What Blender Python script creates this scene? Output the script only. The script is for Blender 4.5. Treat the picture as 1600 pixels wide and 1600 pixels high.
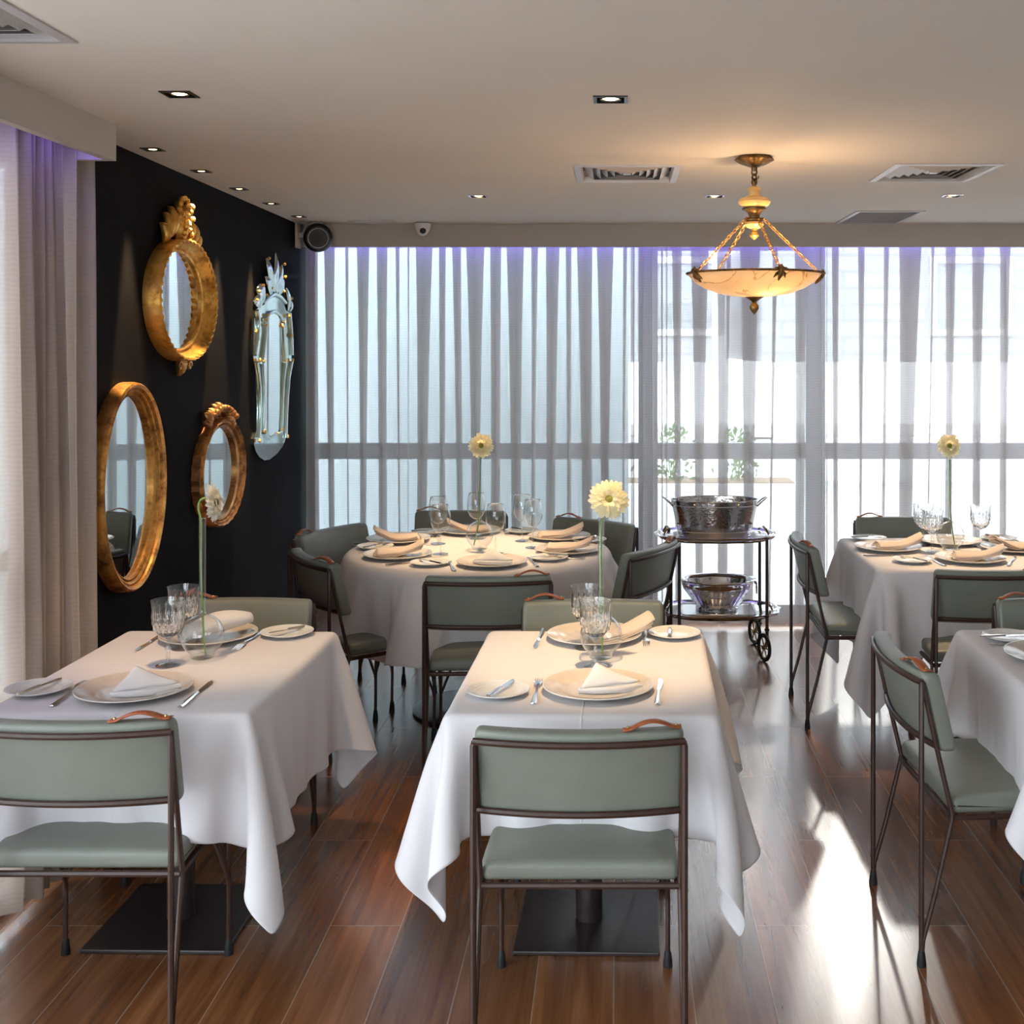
import bpy, math, random
import numpy as np
from mathutils import Vector, Matrix
PI = math.pi
S = bpy.context.scene
for o in list(bpy.data.objects): bpy.data.objects.remove(o)
COL = S.collection
rnd = random.Random(7)

# ------------------------------------------------------------------ camera, world, sun, exposure
cd = bpy.data.cameras.new('camera'); cam = bpy.data.objects.new('camera', cd); COL.objects.link(cam)
cam.location = (0, 0, 1.7); cam.rotation_euler = (PI/2, 0, 0)
cd.sensor_width = 36; cd.lens = 36*1850/1600; cd.shift_x = -0.103; cd.shift_y = -0.1625
cd.clip_start = 0.05; cd.clip_end = 200
S.camera = cam
w = bpy.data.worlds.new('sky'); S.world = w; w.use_nodes = True
nt = w.node_tree; bg = nt.nodes['Background']
bg.inputs[0].default_value = (0.86, 0.93, 1.0, 1); bg.inputs[1].default_value = 8.5
sd = bpy.data.lights.new('sun', 'SUN'); sun = bpy.data.objects.new('sun', sd); COL.objects.link(sun)
sd.energy = .55; sd.color = (1.0, 0.93, 0.84); sd.angle = math.radians(1.2)
SUN_EL, SUN_AZ = math.radians(25), math.radians(11)
sdir = Vector((-math.sin(SUN_AZ)*math.cos(SUN_EL), -math.cos(SUN_AZ)*math.cos(SUN_EL), -math.sin(SUN_EL)))
sun.rotation_euler = sdir.to_track_quat('-Z', 'Y').to_euler(); sun.location = (3, 14, 7)
S.view_settings.view_transform = 'Standard'; S.view_settings.look = 'None'
S.view_settings.exposure = 0.12; S.view_settings.gamma = 1; S.view_settings.use_curve_mapping = False

def portal(name, loc, rot, sx, sy):
    l = bpy.data.lights.new(name, 'AREA'); l.shape = 'RECTANGLE'; l.size = sx; l.size_y = sy
    l.cycles.is_portal = True
    o = bpy.data.objects.new(name, l); COL.objects.link(o); o.location = loc; o.rotation_euler = rot
    return o
CEIL = 2.418
portal('sky_portal', (1.2, 7.5, 1.2), (-PI/2, 0, 0), 6.2, 2.4)
portal('sky_portal', (-.72, -2.45, 1.5), (PI/2, 0, 0), 2.0, 1.6)
portal('sky_portal', (-2.0, 1.0, 1.2), (0, -PI/2, 0), 2.3, 5.6)

# ------------------------------------------------------------------ materials
def mat(name, color=(.5,.5,.5), rough=.5, metal=0.0, spec=.5, emit=None, estr=0, coat=0, sheen=0, trans=0, ior=1.45):
    m = bpy.data.materials.new(name); m.use_nodes = True
    b = m.node_tree.nodes['Principled BSDF']
    b.inputs['Base Color'].default_value = (*color, 1); b.inputs['Roughness'].default_value = rough
    b.inputs['Metallic'].default_value = metal; b.inputs['Specular IOR Level'].default_value = spec
    b.inputs['IOR'].default_value = ior
    b.inputs['Coat Weight'].default_value = coat; b.inputs['Sheen Weight'].default_value = sheen
    b.inputs['Transmission Weight'].default_value = trans
    if emit: b.inputs['Emission Color'].default_value = (*emit, 1); b.inputs['Emission Strength'].default_value = estr
    return m
def N(m, t, **kw):
    n = m.node_tree.nodes.new(t)
    for k, v in kw.items():
        if k in n.inputs: n.inputs[k].default_value = v
        else: setattr(n, k, v)
    return n
def L(m, a, b): m.node_tree.links.new(a, b)
def P(m): return m.node_tree.nodes['Principled BSDF']
def coords(m, scale=(1,1,1), kind='Object'):
    tc = N(m, 'ShaderNodeTexCoord'); mp = N(m, 'ShaderNodeMapping'); mp.inputs['Scale'].default_value = scale
    L(m, tc.outputs[kind], mp.inputs[0]); return mp.outputs[0]
def ramp(m, fac, stops):
    r = N(m, 'ShaderNodeValToRGB'); e = r.color_ramp.elements
    while len(e) < len(stops): e.new(.5)
    for i, (p, c) in enumerate(stops): e[i].position = p; e[i].color = (*c, 1)
    L(m, fac, r.inputs[0]); return r.outputs[0]
def mottled(name, c1, c2, scale=20, bump=0.0, bscale=200, detail=4, stretch=(1,1,1), **kw):
    m = mat(name, c1, **kw); v = coords(m, stretch)
    n = N(m, 'ShaderNodeTexNoise'); n.inputs['Scale'].default_value = scale; n.inputs['Detail'].default_value = detail
    L(m, v, n.inputs['Vector']); L(m, ramp(m, n.outputs[0], [(.3, c1), (.7, c2)]), P(m).inputs['Base Color'])
    if bump:
        n2 = N(m, 'ShaderNodeTexNoise'); n2.inputs['Scale'].default_value = bscale; n2.inputs['Detail'].default_value = 3
        L(m, v, n2.inputs['Vector'])
        b = N(m, 'ShaderNodeBump'); b.inputs['Strength'].default_value = bump; b.inputs['Distance'].default_value = .002
        L(m, n2.outputs[0], b.inputs['Height']); L(m, b.outputs[0], P(m).inputs['Normal'])
    return m
M = {}
M['leather'] = mottled('sage_leather', (.172,.186,.155), (.203,.218,.182), 6, .25, 420, rough=.42, spec=.55)
M['frame'] = mottled('brown_steel', (.040,.019,.014), (.052,.025,.018), 60, rough=.38, spec=.5)
M['rubber'] = mat('black_rubber', (.012,.012,.013), .6)
M['strap'] = mottled('tan_leather', (.26,.065,.022), (.38,.11,.04), 90, .3, 500, rough=.42)
M['brass'] = mat('brass', (.75,.55,.25), .25, 1)
M['black_metal'] = mottled('dark_powder_coat', (.022,.015,.015), (.035,.024,.024), 50, rough=.3)
M['table_wood'] = mat('table_board', (.25,.17,.1), .6)
M['ceiling'] = mottled('ceiling_paint', (.67,.62,.56), (.69,.64,.58), 3, rough=.75, spec=.2)
M['valance'] = mat('valance_paint', (.50,.45,.40), .75, spec=.2)
M['white_paint'] = mat('white_paint', (.7,.7,.68), .5)
M['steel'] = mat('cutlery_steel', (.75,.74,.72), .12, 1)
M['chrome'] = mat('silver_plate', (.66,.65,.66), .1, 1)
M['mirror'] = mat('mirror_glass', (.84,.90,.90), .015, 1)
M['mirror_edge'] = mat('bevelled_mirror', (.68,.80,.78), .09, 1)
M['plate'] = mottled('glazed_beige_china', (.56,.49,.42), (.62,.56,.49), 30, rough=.12, spec=.6)
M['plate_rim'] = mat('pale_glaze', (.72,.68,.62), .12, spec=.6)
M['side_plate'] = mottled('white_china', (.70,.70,.68), (.74,.74,.72), 30, rough=.12, spec=.6)
M['black'] = mat('black_plastic', (.010,.010,.011), .35)
M['grey_mesh'] = mottled('grey_grille', (.03,.027,.028), (.06,.05,.05), 900, rough=.7)
M['white_plastic'] = mat('white_plastic', (.72,.69,.66), .35)
M['vent'] = mat('vent_metal', (.52,.50,.50), .4, .2)
M['dark_void'] = mat('dark_duct', (.16,.15,.15), .8)
M['petal'] = mottled('cream_petal', (.80,.72,.42), (.86,.80,.58), 40, rough=.55)
M['petal_white'] = mottled('white_petal', (.80,.78,.68), (.86,.83,.76), 40, rough=.55)
M['flower_eye'] = mottled('flower_eye', (.10,.12,.01), (.32,.30,.05), 400, .5, 900, rough=.8)
M['stem'] = mottled('flower_stem', (.14,.26,.05), (.22,.36,.10), 50, rough=.5)
M['leaf'] = mottled('shrub_leaf', (.06,.14,.04), (.16,.26,.08), 30, rough=.5)
M['window_frame'] = mat('grey_blue_aluminium', (.56,.64,.72), .4, .0)
M['bulb'] = mat('lit_lamp', (1,1,1), .5, emit=(1,.70,.36), estr=9)
M['fitting'] = mat('dark_fitting', (.03,.028,.027), .3, .6)
M['led'] = mat('led_strip', (.3,.3,1), .5, emit=(.25,.2,1.0), estr=3)
M['concrete'] = mottled('terrace_stone', (.50,.50,.49), (.62,.62,.60), 3, rough=.8)
M['ext_white'] = mottled('white_render', (.84,.85,.86), (.88,.89,.90), 2, rough=.8)
M['dimming_wall'] = mottled('pale_blue_grey_wall', (.50,.59,.62), (.57,.66,.68), 1.2, rough=.9)  # bluish tone for the wall added outside the left panes

for nm in ('petal','petal_white'):
    m = M[nm]; t = N(m, 'ShaderNodeBsdfTranslucent'); t.inputs[0].default_value = (.9,.84,.6,1) if nm == 'petal' else (.9,.88,.8,1); mx = N(m, 'ShaderNodeMixShader'); mx.inputs[0].default_value = .45
    out = m.node_tree.nodes['Material Output']; L(m, P(m).outputs[0], mx.inputs[1]); L(m, t.outputs[0], mx.inputs[2]); L(m, mx.outputs[0], out.inputs[0])
# gold
def gold(name, c1, c2, c3):
    m = mat(name, c1, .32, .85); v = coords(m)
    n = N(m, 'ShaderNodeTexNoise'); n.inputs['Scale'].default_value = 14; n.inputs['Detail'].default_value = 8; n.inputs['Roughness'].default_value = .7
    L(m, v, n.inputs['Vector'])
    L(m, ramp(m, n.outputs[0], [(.36, c3), (.5, c1), (.68, c2)]), P(m).inputs['Base Color'])
    L(m, ramp(m, n.outputs[0], [(.3, (.6,.6,.6)), (.7, (.27,.27,.27))]), P(m).inputs['Roughness'])
    b = N(m, 'ShaderNodeBump'); b.inputs['Strength'].default_value = .4; b.inputs['Distance'].default_value = .002
    n2 = N(m, 'ShaderNodeTexNoise'); n2.inputs['Scale'].default_value = 120; L(m, v, n2.inputs['Vector'])
    L(m, n2.outputs[0], b.inputs['Height']); L(m, b.outputs[0], P(m).inputs['Normal'])
    return m
M['gold'] = gold('gilt', (.80,.43,.09), (.95,.60,.18), (.42,.19,.04))
M['gold_old'] = gold('worn_gilt', (.55,.27,.07), (.78,.42,.12), (.18,.07,.025))
M['gold_dark'] = gold('dark_gilt', (.42,.20,.07), (.62,.33,.11), (.14,.06,.03))
M['bronze'] = gold('antique_bronze', (.22,.13,.05), (.45,.28,.11), (.06,.035,.015))
M['chain_gold'] = gold('gilt_chain', (.75,.42,.12), (.95,.62,.22), (.35,.17,.05))

# floor
def floor_mat():
    m = mat('plank_tile', (.2,.1,.05), .2, spec=.5)
    tc = N(m, 'ShaderNodeTexCoord'); sp = N(m, 'ShaderNodeSeparateXYZ'); L(m, tc.outputs['Object'], sp.inputs[0])
    cb = N(m, 'ShaderNodeCombineXYZ'); 
    ay = N(m, 'ShaderNodeMath', operation='ADD'); ay.inputs[1].default_value = -4.67+24+.6; L(m, sp.outputs['Y'], ay.inputs[0])
    ax = N(m, 'ShaderNodeMath', operation='ADD'); ax.inputs[1].default_value = .01+.208*40; L(m, sp.outputs['X'], ax.inputs[0])
    L(m, ay.outputs[0], cb.inputs[0]); L(m, ax.outputs[0], cb.inputs[1])
    br = N(m, 'ShaderNodeTexBrick'); br.offset = .5; br.squash = 1
    for k, v in (('Scale', 1), ('Mortar Size', .0016), ('Mortar Smooth', .1), ('Brick Width', 1.2), ('Row Height', .208), ('Bias', 0)): br.inputs[k].default_value = v
    br.inputs['Color1'].default_value = (0,0,0,1); br.inputs['Color2'].default_value = (1,1,1,1); br.inputs['Mortar'].default_value = (.5,.5,.5,1)
    L(m, cb.outputs[0], br.inputs['Vector'])
    # grain, shifted per plank
    rw = N(m, 'ShaderNodeMath', operation='MULTIPLY'); rw.inputs[1].default_value = 13.0; L(m, br.outputs['Color'], rw.inputs[0])
    c2 = N(m, 'ShaderNodeCombineXYZ'); sx = N(m, 'ShaderNodeMath', operation='MULTIPLY'); sx.inputs[1].default_value = 1.3; L(m, sp.outputs['Y'], sx.inputs[0])
    sy = N(m, 'ShaderNodeMath', operation='MULTIPLY'); sy.inputs[1].default_value = 26; L(m, sp.outputs['X'], sy.inputs[0])
    L(m, sx.outputs[0], c2.inputs[0]); L(m, sy.outputs[0], c2.inputs[1]); L(m, rw.outputs[0], c2.inputs[2])
    g = N(m, 'ShaderNodeTexNoise'); g.inputs['Scale'].default_value = 1.0; g.inputs['Detail'].default_value = 9; g.inputs['Roughness'].default_value = .62; g.inputs['Distortion'].default_value = .6
    L(m, c2.outputs[0], g.inputs['Vector'])
    wood = ramp(m, g.outputs[0], [(.25, (.10,.034,.011)), (.45, (.18,.066,.023)), (.6, (.25,.10,.036)), (.8, (.33,.16,.07))])
    hv = N(m, 'ShaderNodeHueSaturation'); L(m, wood, hv.inputs['Color'])
    vr = N(m, 'ShaderNodeMapRange'); vr.inputs['To Min'].default_value = .82; vr.inputs['To Max'].default_value = 1.15
    L(m, br.outputs['Color'], vr.inputs['Value']); L(m, vr.outputs[0], hv.inputs['Value'])
    mx = N(m, 'ShaderNodeMix', data_type='RGBA'); L(m, br.outputs['Fac'], mx.inputs[0]); L(m, hv.outputs[0], mx.inputs[6]); mx.inputs[7].default_value = (.34,.25,.17,1)
    L(m, mx.outputs[2], P(m).inputs['Base Color'])
    P(m).inputs['Roughness'].default_value = .27
    b = N(m, 'ShaderNodeBump'); b.inputs['Strength'].default_value = .5; b.inputs['Distance'].default_value = .001; b.invert = True
    L(m, br.outputs['Fac'], b.inputs['Height'])
    L(m, b.outputs[0], P(m).inputs['Normal'])
    return m
M['floor'] = floor_mat(); P(M['floor']).inputs['IOR'].default_value = 1.62
P(M['floor']).inputs['Coat Weight'].default_value = .6; P(M['floor']).inputs['Coat Roughness'].default_value = .19
# black wall
def wall_mat():
    m = mat('black_wallcovering', (.012,.012,.013), .8, spec=.06)
    v = coords(m, (60,60,3)); n = N(m, 'ShaderNodeTexNoise'); n.inputs['Scale'].default_value = 4; n.inputs['Detail'].default_value = 5
    L(m, v, n.inputs['Vector']); L(m, ramp(m, n.outputs[0], [(.3, (.007,.007,.0085)), (.7, (.014,.0135,.014))]), P(m).inputs['Base Color'])
    b = N(m, 'ShaderNodeBump'); b.inputs['Strength'].default_value = .25; b.inputs['Distance'].default_value = .002; L(m, n.outputs[0], b.inputs['Height']); L(m, b.outputs[0], P(m).inputs['Normal'])
    return m
M['black_wall'] = wall_mat()
# cloth
def cloth_mat(name, c, bump=.12, crease=False):
    m = mat(name, c, .75, spec=.2, sheen=.15); v = coords(m)
    wv = N(m, 'ShaderNodeTexNoise'); wv.inputs['Scale'].default_value = 9; wv.inputs['Detail'].default_value = 6; L(m, v, wv.inputs['Vector'])
    b = N(m, 'ShaderNodeBump'); b.inputs['Strength'].default_value = bump; b.inputs['Distance'].default_value = .02; L(m, wv.outputs[0], b.inputs['Height'])
    last = b
    if crease:      # pressed fold lines of the laundered cloth
        tc = N(m, 'ShaderNodeTexCoord'); sp = N(m, 'ShaderNodeSeparateXYZ'); L(m, tc.outputs['Object'], sp.inputs[0])
        for ax, off in (('X', 0), ('Y', .02)):
            a = N(m, 'ShaderNodeMath', operation='SUBTRACT'); a.inputs[1].default_value = off; L(m, sp.outputs[ax], a.inputs[0])
            ab = N(m, 'ShaderNodeMath', operation='ABSOLUTE'); L(m, a.outputs[0], ab.inputs[0])
            mr = N(m, 'ShaderNodeMapRange'); mr.inputs['From Max'].default_value = .004; mr.inputs['To Min'].default_value = 1; mr.inputs['To Max'].default_value = 0; L(m, ab.outputs[0], mr.inputs['Value'])
            b3 = N(m, 'ShaderNodeBump'); b3.inputs['Strength'].default_value = .6; b3.inputs['Distance'].default_value = .002; L(m, mr.outputs[0], b3.inputs['Height']); L(m, last.outputs[0], b3.inputs['Normal']); last = b3
    L(m, last.outputs[0], P(m).inputs['Normal'])
    t = N(m, 'ShaderNodeBsdfTranslucent'); t.inputs[0].default_value = (*c, 1); mx = N(m, 'ShaderNodeMixShader'); mx.inputs[0].default_value = .18
    out = m.node_tree.nodes['Material Output']; L(m, P(m).outputs[0], mx.inputs[1]); L(m, t.outputs[0], mx.inputs[2]); L(m, mx.outputs[0], out.inputs[0])
    return m
M['cloth'] = cloth_mat('white_tablecloth', (.77,.75,.77), .2, True)
M['napkin'] = cloth_mat('white_napkin', (.80,.79,.79), .05)
M['napkin_blush'] = cloth_mat('blush_napkin', (.74,.62,.53), .05)
# sheer
def sheer_mat(name, c, alpha, tfrac):
    m = bpy.data.materials.new(name); m.use_nodes = True; t = m.node_tree; t.nodes.remove(P(m)); out = t.nodes['Material Output']
    tr = N(m, 'ShaderNodeBsdfTransparent'); tr.inputs[0].default_value = (1,1,1,1)
    tl = N(m, 'ShaderNodeBsdfTranslucent'); tl.inputs[0].default_value = (*c,1)
    df = N(m, 'ShaderNodeBsdfDiffuse'); df.inputs[0].default_value = (*c,1)
    m1 = N(m, 'ShaderNodeMixShader'); m1.inputs[0].default_value = tfrac; L(m, df.outputs[0], m1.inputs[1]); L(m, tl.outputs[0], m1.inputs[2])
    v = coords(m, (1,1,1)); wv = N(m, 'ShaderNodeTexWave', wave_type='BANDS', bands_direction='Z'); wv.inputs['Scale'].default_value = 22; wv.inputs['Distortion'].default_value = 5; wv.inputs['Detail'].default_value = 2
    L(m, v, wv.inputs['Vector'])
    mr = N(m, 'ShaderNodeMapRange'); mr.inputs['To Min'].default_value = alpha-.025; mr.inputs['To Max'].default_value = alpha+.025; L(m, wv.outputs['Fac'], mr.inputs['Value'])
    m2 = N(m, 'ShaderNodeMixShader'); L(m, mr.outputs[0], m2.inputs[0]); L(m, tr.outputs[0], m2.inputs[1]); L(m, m1.outputs[0], m2.inputs[2])
    L(m, m2.outputs[0], out.inputs[0]); return m
M['sheer'] = sheer_mat('sheer_voile', (.43,.39,.38), .63, .30)
M['sheer_left'] = sheer_mat('sheer_voile_dense', (.46,.385,.335), .92, .26)
# thin glass (fresnel reflection over clear)
def thin_glass(name, tint=(.97,.98,.98), k=1.0, rough=.0):
    m = bpy.data.materials.new(name); m.use_nodes = True; m.node_tree.nodes.remove(P(m)); out = m.node_tree.nodes['Material Output']
    tr = N(m, 'ShaderNodeBsdfTransparent'); tr.inputs[0].default_value = (*tint,1)
    gl = N(m, 'ShaderNodeBsdfGlossy'); gl.inputs['Roughness'].default_value = rough
    fr = N(m, 'ShaderNodeFresnel'); ge = N(m, 'ShaderNodeNewGeometry'); io = N(m, 'ShaderNodeMapRange'); io.inputs['To Min'].default_value = 1.5; io.inputs['To Max'].default_value = 1/1.5; L(m, ge.outputs['Backfacing'], io.inputs['Value']); L(m, io.outputs[0], fr.inputs[0])
    mu = N(m, 'ShaderNodeMath', operation='MULTIPLY'); mu.inputs[1].default_value = k; mu.use_clamp = True; L(m, fr.outputs[0], mu.inputs[0])
    mx = N(m, 'ShaderNodeMixShader'); L(m, mu.outputs[0], mx.inputs[0]); L(m, tr.outputs[0], mx.inputs[1]); L(m, gl.outputs[0], mx.inputs[2]); L(m, mx.outputs[0], out.inputs[0])
    return m
M['glass'] = thin_glass('clear_glass', (.95,.965,.96), 2.6)
M['pane'] = thin_glass('window_pane', (.97,.985,.985), 1.0)
M['crystal'] = mat('cut_crystal', (1,1,1), .03, trans=1, ior=1.5)
# alabaster
def alab():
    m = mat('alabaster', (.78,.66,.48), .25, spec=.5); v = coords(m, (1,1,1.6))
    n = N(m, 'ShaderNodeTexNoise'); n.inputs['Scale'].default_value = 3.2; n.inputs['Detail'].default_value = 4; n.inputs['Distortion'].default_value = 1.4; L(m, v, n.inputs['Vector'])
    c = ramp(m, n.outputs[0], [(.40, (.80,.70,.54)), (.485, (.78,.66,.48)), (.5, (.38,.27,.20)), (.515, (.80,.68,.50)), (.7, (.84,.76,.62))])
    L(m, c, P(m).inputs['Base Color'])
    t = N(m, 'ShaderNodeBsdfTranslucent'); L(m, c, t.inputs[0]); mx = N(m, 'ShaderNodeMixShader'); mx.inputs[0].default_value = .6
    out = m.node_tree.nodes['Material Output']; L(m, P(m).outputs[0], mx.inputs[1]); L(m, t.outputs[0], mx.inputs[2]); L(m, mx.outputs[0], out.inputs[0])
    return m
M['alabaster'] = alab()
M['onyx'] = mottled('honey_onyx', (.72,.42,.12), (.85,.58,.24), 12, rough=.15, spec=.6)
def hammered():
    m = mat('hammered_steel', (.50,.47,.45), .14, 1); v = coords(m)
    n = N(m, 'ShaderNodeTexVoronoi'); n.inputs['Scale'].default_value = 70; L(m, v, n.inputs['Vector'])
    b = N(m, 'ShaderNodeBump'); b.inputs['Strength'].default_value = .28; b.inputs['Distance'].default_value = .002; L(m, n.outputs[0], b.inputs['Height']); L(m, b.outputs[0], P(m).inputs['Normal'])
    return m
M['hammered'] = hammered()
def brickwall():
    m = mat('pale_brick', (.5,.5,.5), .9); v = coords(m)
    sp = N(m, 'ShaderNodeSeparateXYZ'); L(m, v, sp.inputs[0]); cb = N(m, 'ShaderNodeCombineXYZ'); L(m, sp.outputs['X'], cb.inputs[0]); L(m, sp.outputs['Z'], cb.inputs[1])
    br = N(m, 'ShaderNodeTexBrick'); br.inputs['Scale'].default_value = 1; br.inputs['Brick Width'].default_value = .5; br.inputs['Row Height'].default_value = .2; br.inputs['Mortar Size'].default_value = .02
    br.inputs['Color1'].default_value = (.34,.35,.37,1); br.inputs['Color2'].default_value = (.38,.39,.40,1); br.inputs['Mortar'].default_value = (.30,.31,.32,1)
    L(m, cb.outputs[0], br.inputs['Vector']); L(m, br.outputs['Color'], P(m).inputs['Base Color']); return m
M['brick'] = brickwall()

# ------------------------------------------------------------------ mesh builder
class MB:
    def __init__(s): s.v = []; s.f = []
    def add(s, vs, fs):
        k = len(s.v); s.v += [tuple(p) for p in vs]; s.f += [tuple(i+k for i in f) for f in fs]; return s
    def box(s, x0, x1, y0, y1, z0, z1):
        return s.add([(x0,y0,z0),(x1,y0,z0),(x1,y1,z0),(x0,y1,z0),(x0,y0,z1),(x1,y0,z1),(x1,y1,z1),(x0,y1,z1)],
              [(0,3,2,1),(4,5,6,7),(0,1,5,4),(1,2,6,5),(2,3,7,6),(3,0,4,7)])
    def tube(s, pts, r, n=8, closed=False, cap=True):
        pts = [Vector(p) for p in pts]; m = len(pts); rs = r if isinstance(r, (list,tuple)) else [r]*m
        T = []
        for i in range(m):
            a = pts[(i-1) % m] if (closed or i > 0) else pts[i]; b = pts[(i+1) % m] if (closed or i < m-1) else pts[i]
            d = (b-a); T.append(d.normalized() if d.length > 1e-9 else Vector((0,0,1)))
        up = Vector((0,0,1)) if abs(T[0].z) < .9 else Vector((1,0,0))
        nx = T[0].cross(up).normalized(); vs = []
        for i in range(m):
            nx = (nx - T[i]*nx.dot(T[i])); nx = nx.normalized() if nx.length > 1e-6 else T[i].orthogonal().normalized()
            ny = T[i].cross(nx)
            for j in range(n):
                a = 2*PI*j/n; vs.append(pts[i] + (nx*math.cos(a)+ny*math.sin(a))*rs[i])
        fs = []
        for i in range(m if closed else m-1):
            for j in range(n):
                a = i*n+j; b = i*n+(j+1) % n; c = ((i+1) % m)*n+(j+1) % n; d = ((i+1) % m)*n+j; fs.append((a,b,c,d))
        if cap and not closed: fs.append(tuple(range(n))[::-1]); fs.append(tuple((m-1)*n+j for j in range(n)))
        return s.add(vs, fs)
    def lathe(s, prof, n=32, c=(0,0,0), sx=1, sy=1, fn=None, closed=False):
        vs = []; fs = []; m = len(prof)
        for i, (r, z) in enumerate(prof):
            for j in range(n):
                a = 2*PI*j/n; k = fn(i, a) if fn else 1
                vs.append((c[0]+r*k*sx*math.cos(a), c[1]+r*k*sy*math.sin(a), c[2]+z))
        for i in range(m if closed else m-1):
            for j in range(n): fs.append((i*n+j, i*n+(j+1) % n, ((i+1) % m)*n+(j+1) % n, ((i+1) % m)*n+j))
        if not closed:
            if prof[0][0] > 1e-5: fs.append(tuple(range(n))[::-1])
            if prof[-1][0] > 1e-5: fs.append(tuple((m-1)*n+j for j in range(n)))
        return s.add(vs, fs)
    def grid(s, nu, nv, fn, wrapu=False):
        vs = [fn(i/(nu if wrapu else nu-1), j/(nv-1)) for i in range(nu) for j in range(nv)]; fs = []
        for i in range(nu if wrapu else nu-1):
            for j in range(nv-1):
                a = i*nv+j; b = ((i+1) % nu)*nv+j; fs.append((a, b, b+1, a+1))
        return s.add(vs, fs)
    def slab(s, nx, hx, hs, ht, r, mp, nc=4):
        # rounded cushion: x across, s along, t thick, mapped by mp(x,s,t)
        xs = []
        for i in range(5): a = i/4*PI/2; xs.append(-hx + r*(1-math.sin(a)) if False else -hx + r*(1-math.cos(a)))
        xs = xs + [-(hx-r) + (i+1)*(2*(hx-r))/(nx+1) for i in range(nx)] + [-x for x in xs[::-1]]
        ring = []
        for cx, cy, a0 in ((1,1,0),(-1,1,PI/2),(-1,-1,PI),(1,-1,1.5*PI)):
            for i in range(nc+1): ring.append((cx, cy, a0+i/nc*PI/2))
        vs = []; K = None
        for x in xs:
            q = min(r, hx-abs(x)); ins = r - math.sqrt(max(0, r*r-(r-q)**2))
            pts = []
            H, T = hs-ins, ht-ins*.9; rr = min(r, T)
            rr = max(.0005, rr*.95)
            for cx, cy, a in ring: pts.append((cx*(H-rr)+rr*math.cos(a), cy*(T-rr)+rr*math.sin(a)))
            # densify long sides
            dense = []
            for k in range(len(pts)):
                p, p2 = pts[k], pts[(k+1) % len(pts)]; dense.append(p)
                if (k+1) % (nc+1) == 0 and ((k+1)//(nc+1)) % 2 == 1:
                    for e in range(1, 8): dense.append((p[0]+(p2[0]-p[0])*e/8, p[1]+(p2[1]-p[1])*e/8))
            K = len(dense); vs += [mp(x, a, b) for a, b in dense]
        fs = []
        for i in range(len(xs)-1):
            for j in range(K): fs.append((i*K+j, i*K+(j+1) % K, (i+1)*K+(j+1) % K, (i+1)*K+j))
        fs.append(tuple(range(K))[::-1]); fs.append(tuple((len(xs)-1)*K+j for j in range(K)))
        return s.add(vs, fs)
    def prism(s, poly, z0, z1):
        n = len(poly); vs = [(x,y,z0) for x,y in poly]+[(x,y,z1) for x,y in poly]
        return s.add(vs, [tuple(range(n))[::-1], tuple(range(n,2*n))]+[(i,(i+1)%n,n+(i+1)%n,n+i) for i in range(n)])
    def xf(s, fn): s.v = [tuple(fn(Vector(p))) for p in s.v]; return s
    def build(s, name, m, parent=None, smooth=True, kind=None, label=None, auto=40, loc=None):
        me = bpy.data.meshes.new(name); me.from_pydata(s.v, [], s.f); me.update()
        import bmesh
        bm = bmesh.new(); bm.from_mesh(me); bmesh.ops.recalc_face_normals(bm, faces=bm.faces)
        if smooth:
            lim = math.radians(auto)
            for f in bm.faces: f.smooth = True
            for e in bm.edges:
                if len(e.link_faces) == 2 and e.calc_face_angle(0) > lim: e.smooth = False
        bm.to_mesh(me); bm.free()
        me.materials.append(M[m] if isinstance(m, str) else m)
        o = bpy.data.objects.new(name, me); COL.objects.link(o)
        if parent is not None: o.parent = parent
        if kind: o['kind'] = kind
        if label: o['label'] = label
        if loc is not None: o.location = loc
        return o
def recenter(o):   # move a top-level mesh's origin to its base centre
    me = o.data; co = np.empty(len(me.vertices)*3); me.vertices.foreach_get('co', co); co = co.reshape(-1,3)
    c = np.array([(co[:,0].min()+co[:,0].max())/2, (co[:,1].min()+co[:,1].max())/2, co[:,2].min()])
    me.vertices.foreach_set('co', (co-c).ravel()); me.update(); o.location = Vector(o.location)+Vector(c); return o
def tag(o, label, cat, group=None, kind=None):
    o['label'] = label; o['category'] = cat
    if group: o['group'] = group
    if kind: o['kind'] = kind
    return o
def empty(name, loc=(0,0,0), rz=0):
    o = bpy.data.objects.new(name, None); COL.objects.link(o); o.location = loc; o.rotation_euler = (0,0,rz); o.empty_display_size = .1; return o
def struct(o, label=None):
    o['kind'] = 'structure'
    if label: o['label'] = label
    return o
def dup(root):
    r = root.copy(); COL.objects.link(r)
    for ch in list(root.children):
        c = ch.copy(); COL.objects.link(c); c.parent = r
        for g in list(ch.children):
            d = g.copy(); COL.objects.link(d); d.parent = c
    return r
used = set()
def place(proto, loc, rz, label, cat, group=None, rot=None):
    o = proto if proto.name not in used else dup(proto)
    used.add(proto.name)
    o.location = loc; o.rotation_euler = rot if rot else (0,0,rz)
    return tag(o, label, cat, group)
def bevel(o, w=.003, seg=2):
    b = o.modifiers.new('bevel', 'BEVEL'); b.width = w; b.segments = seg; b.limit_method = 'ANGLE'; return o

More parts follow.
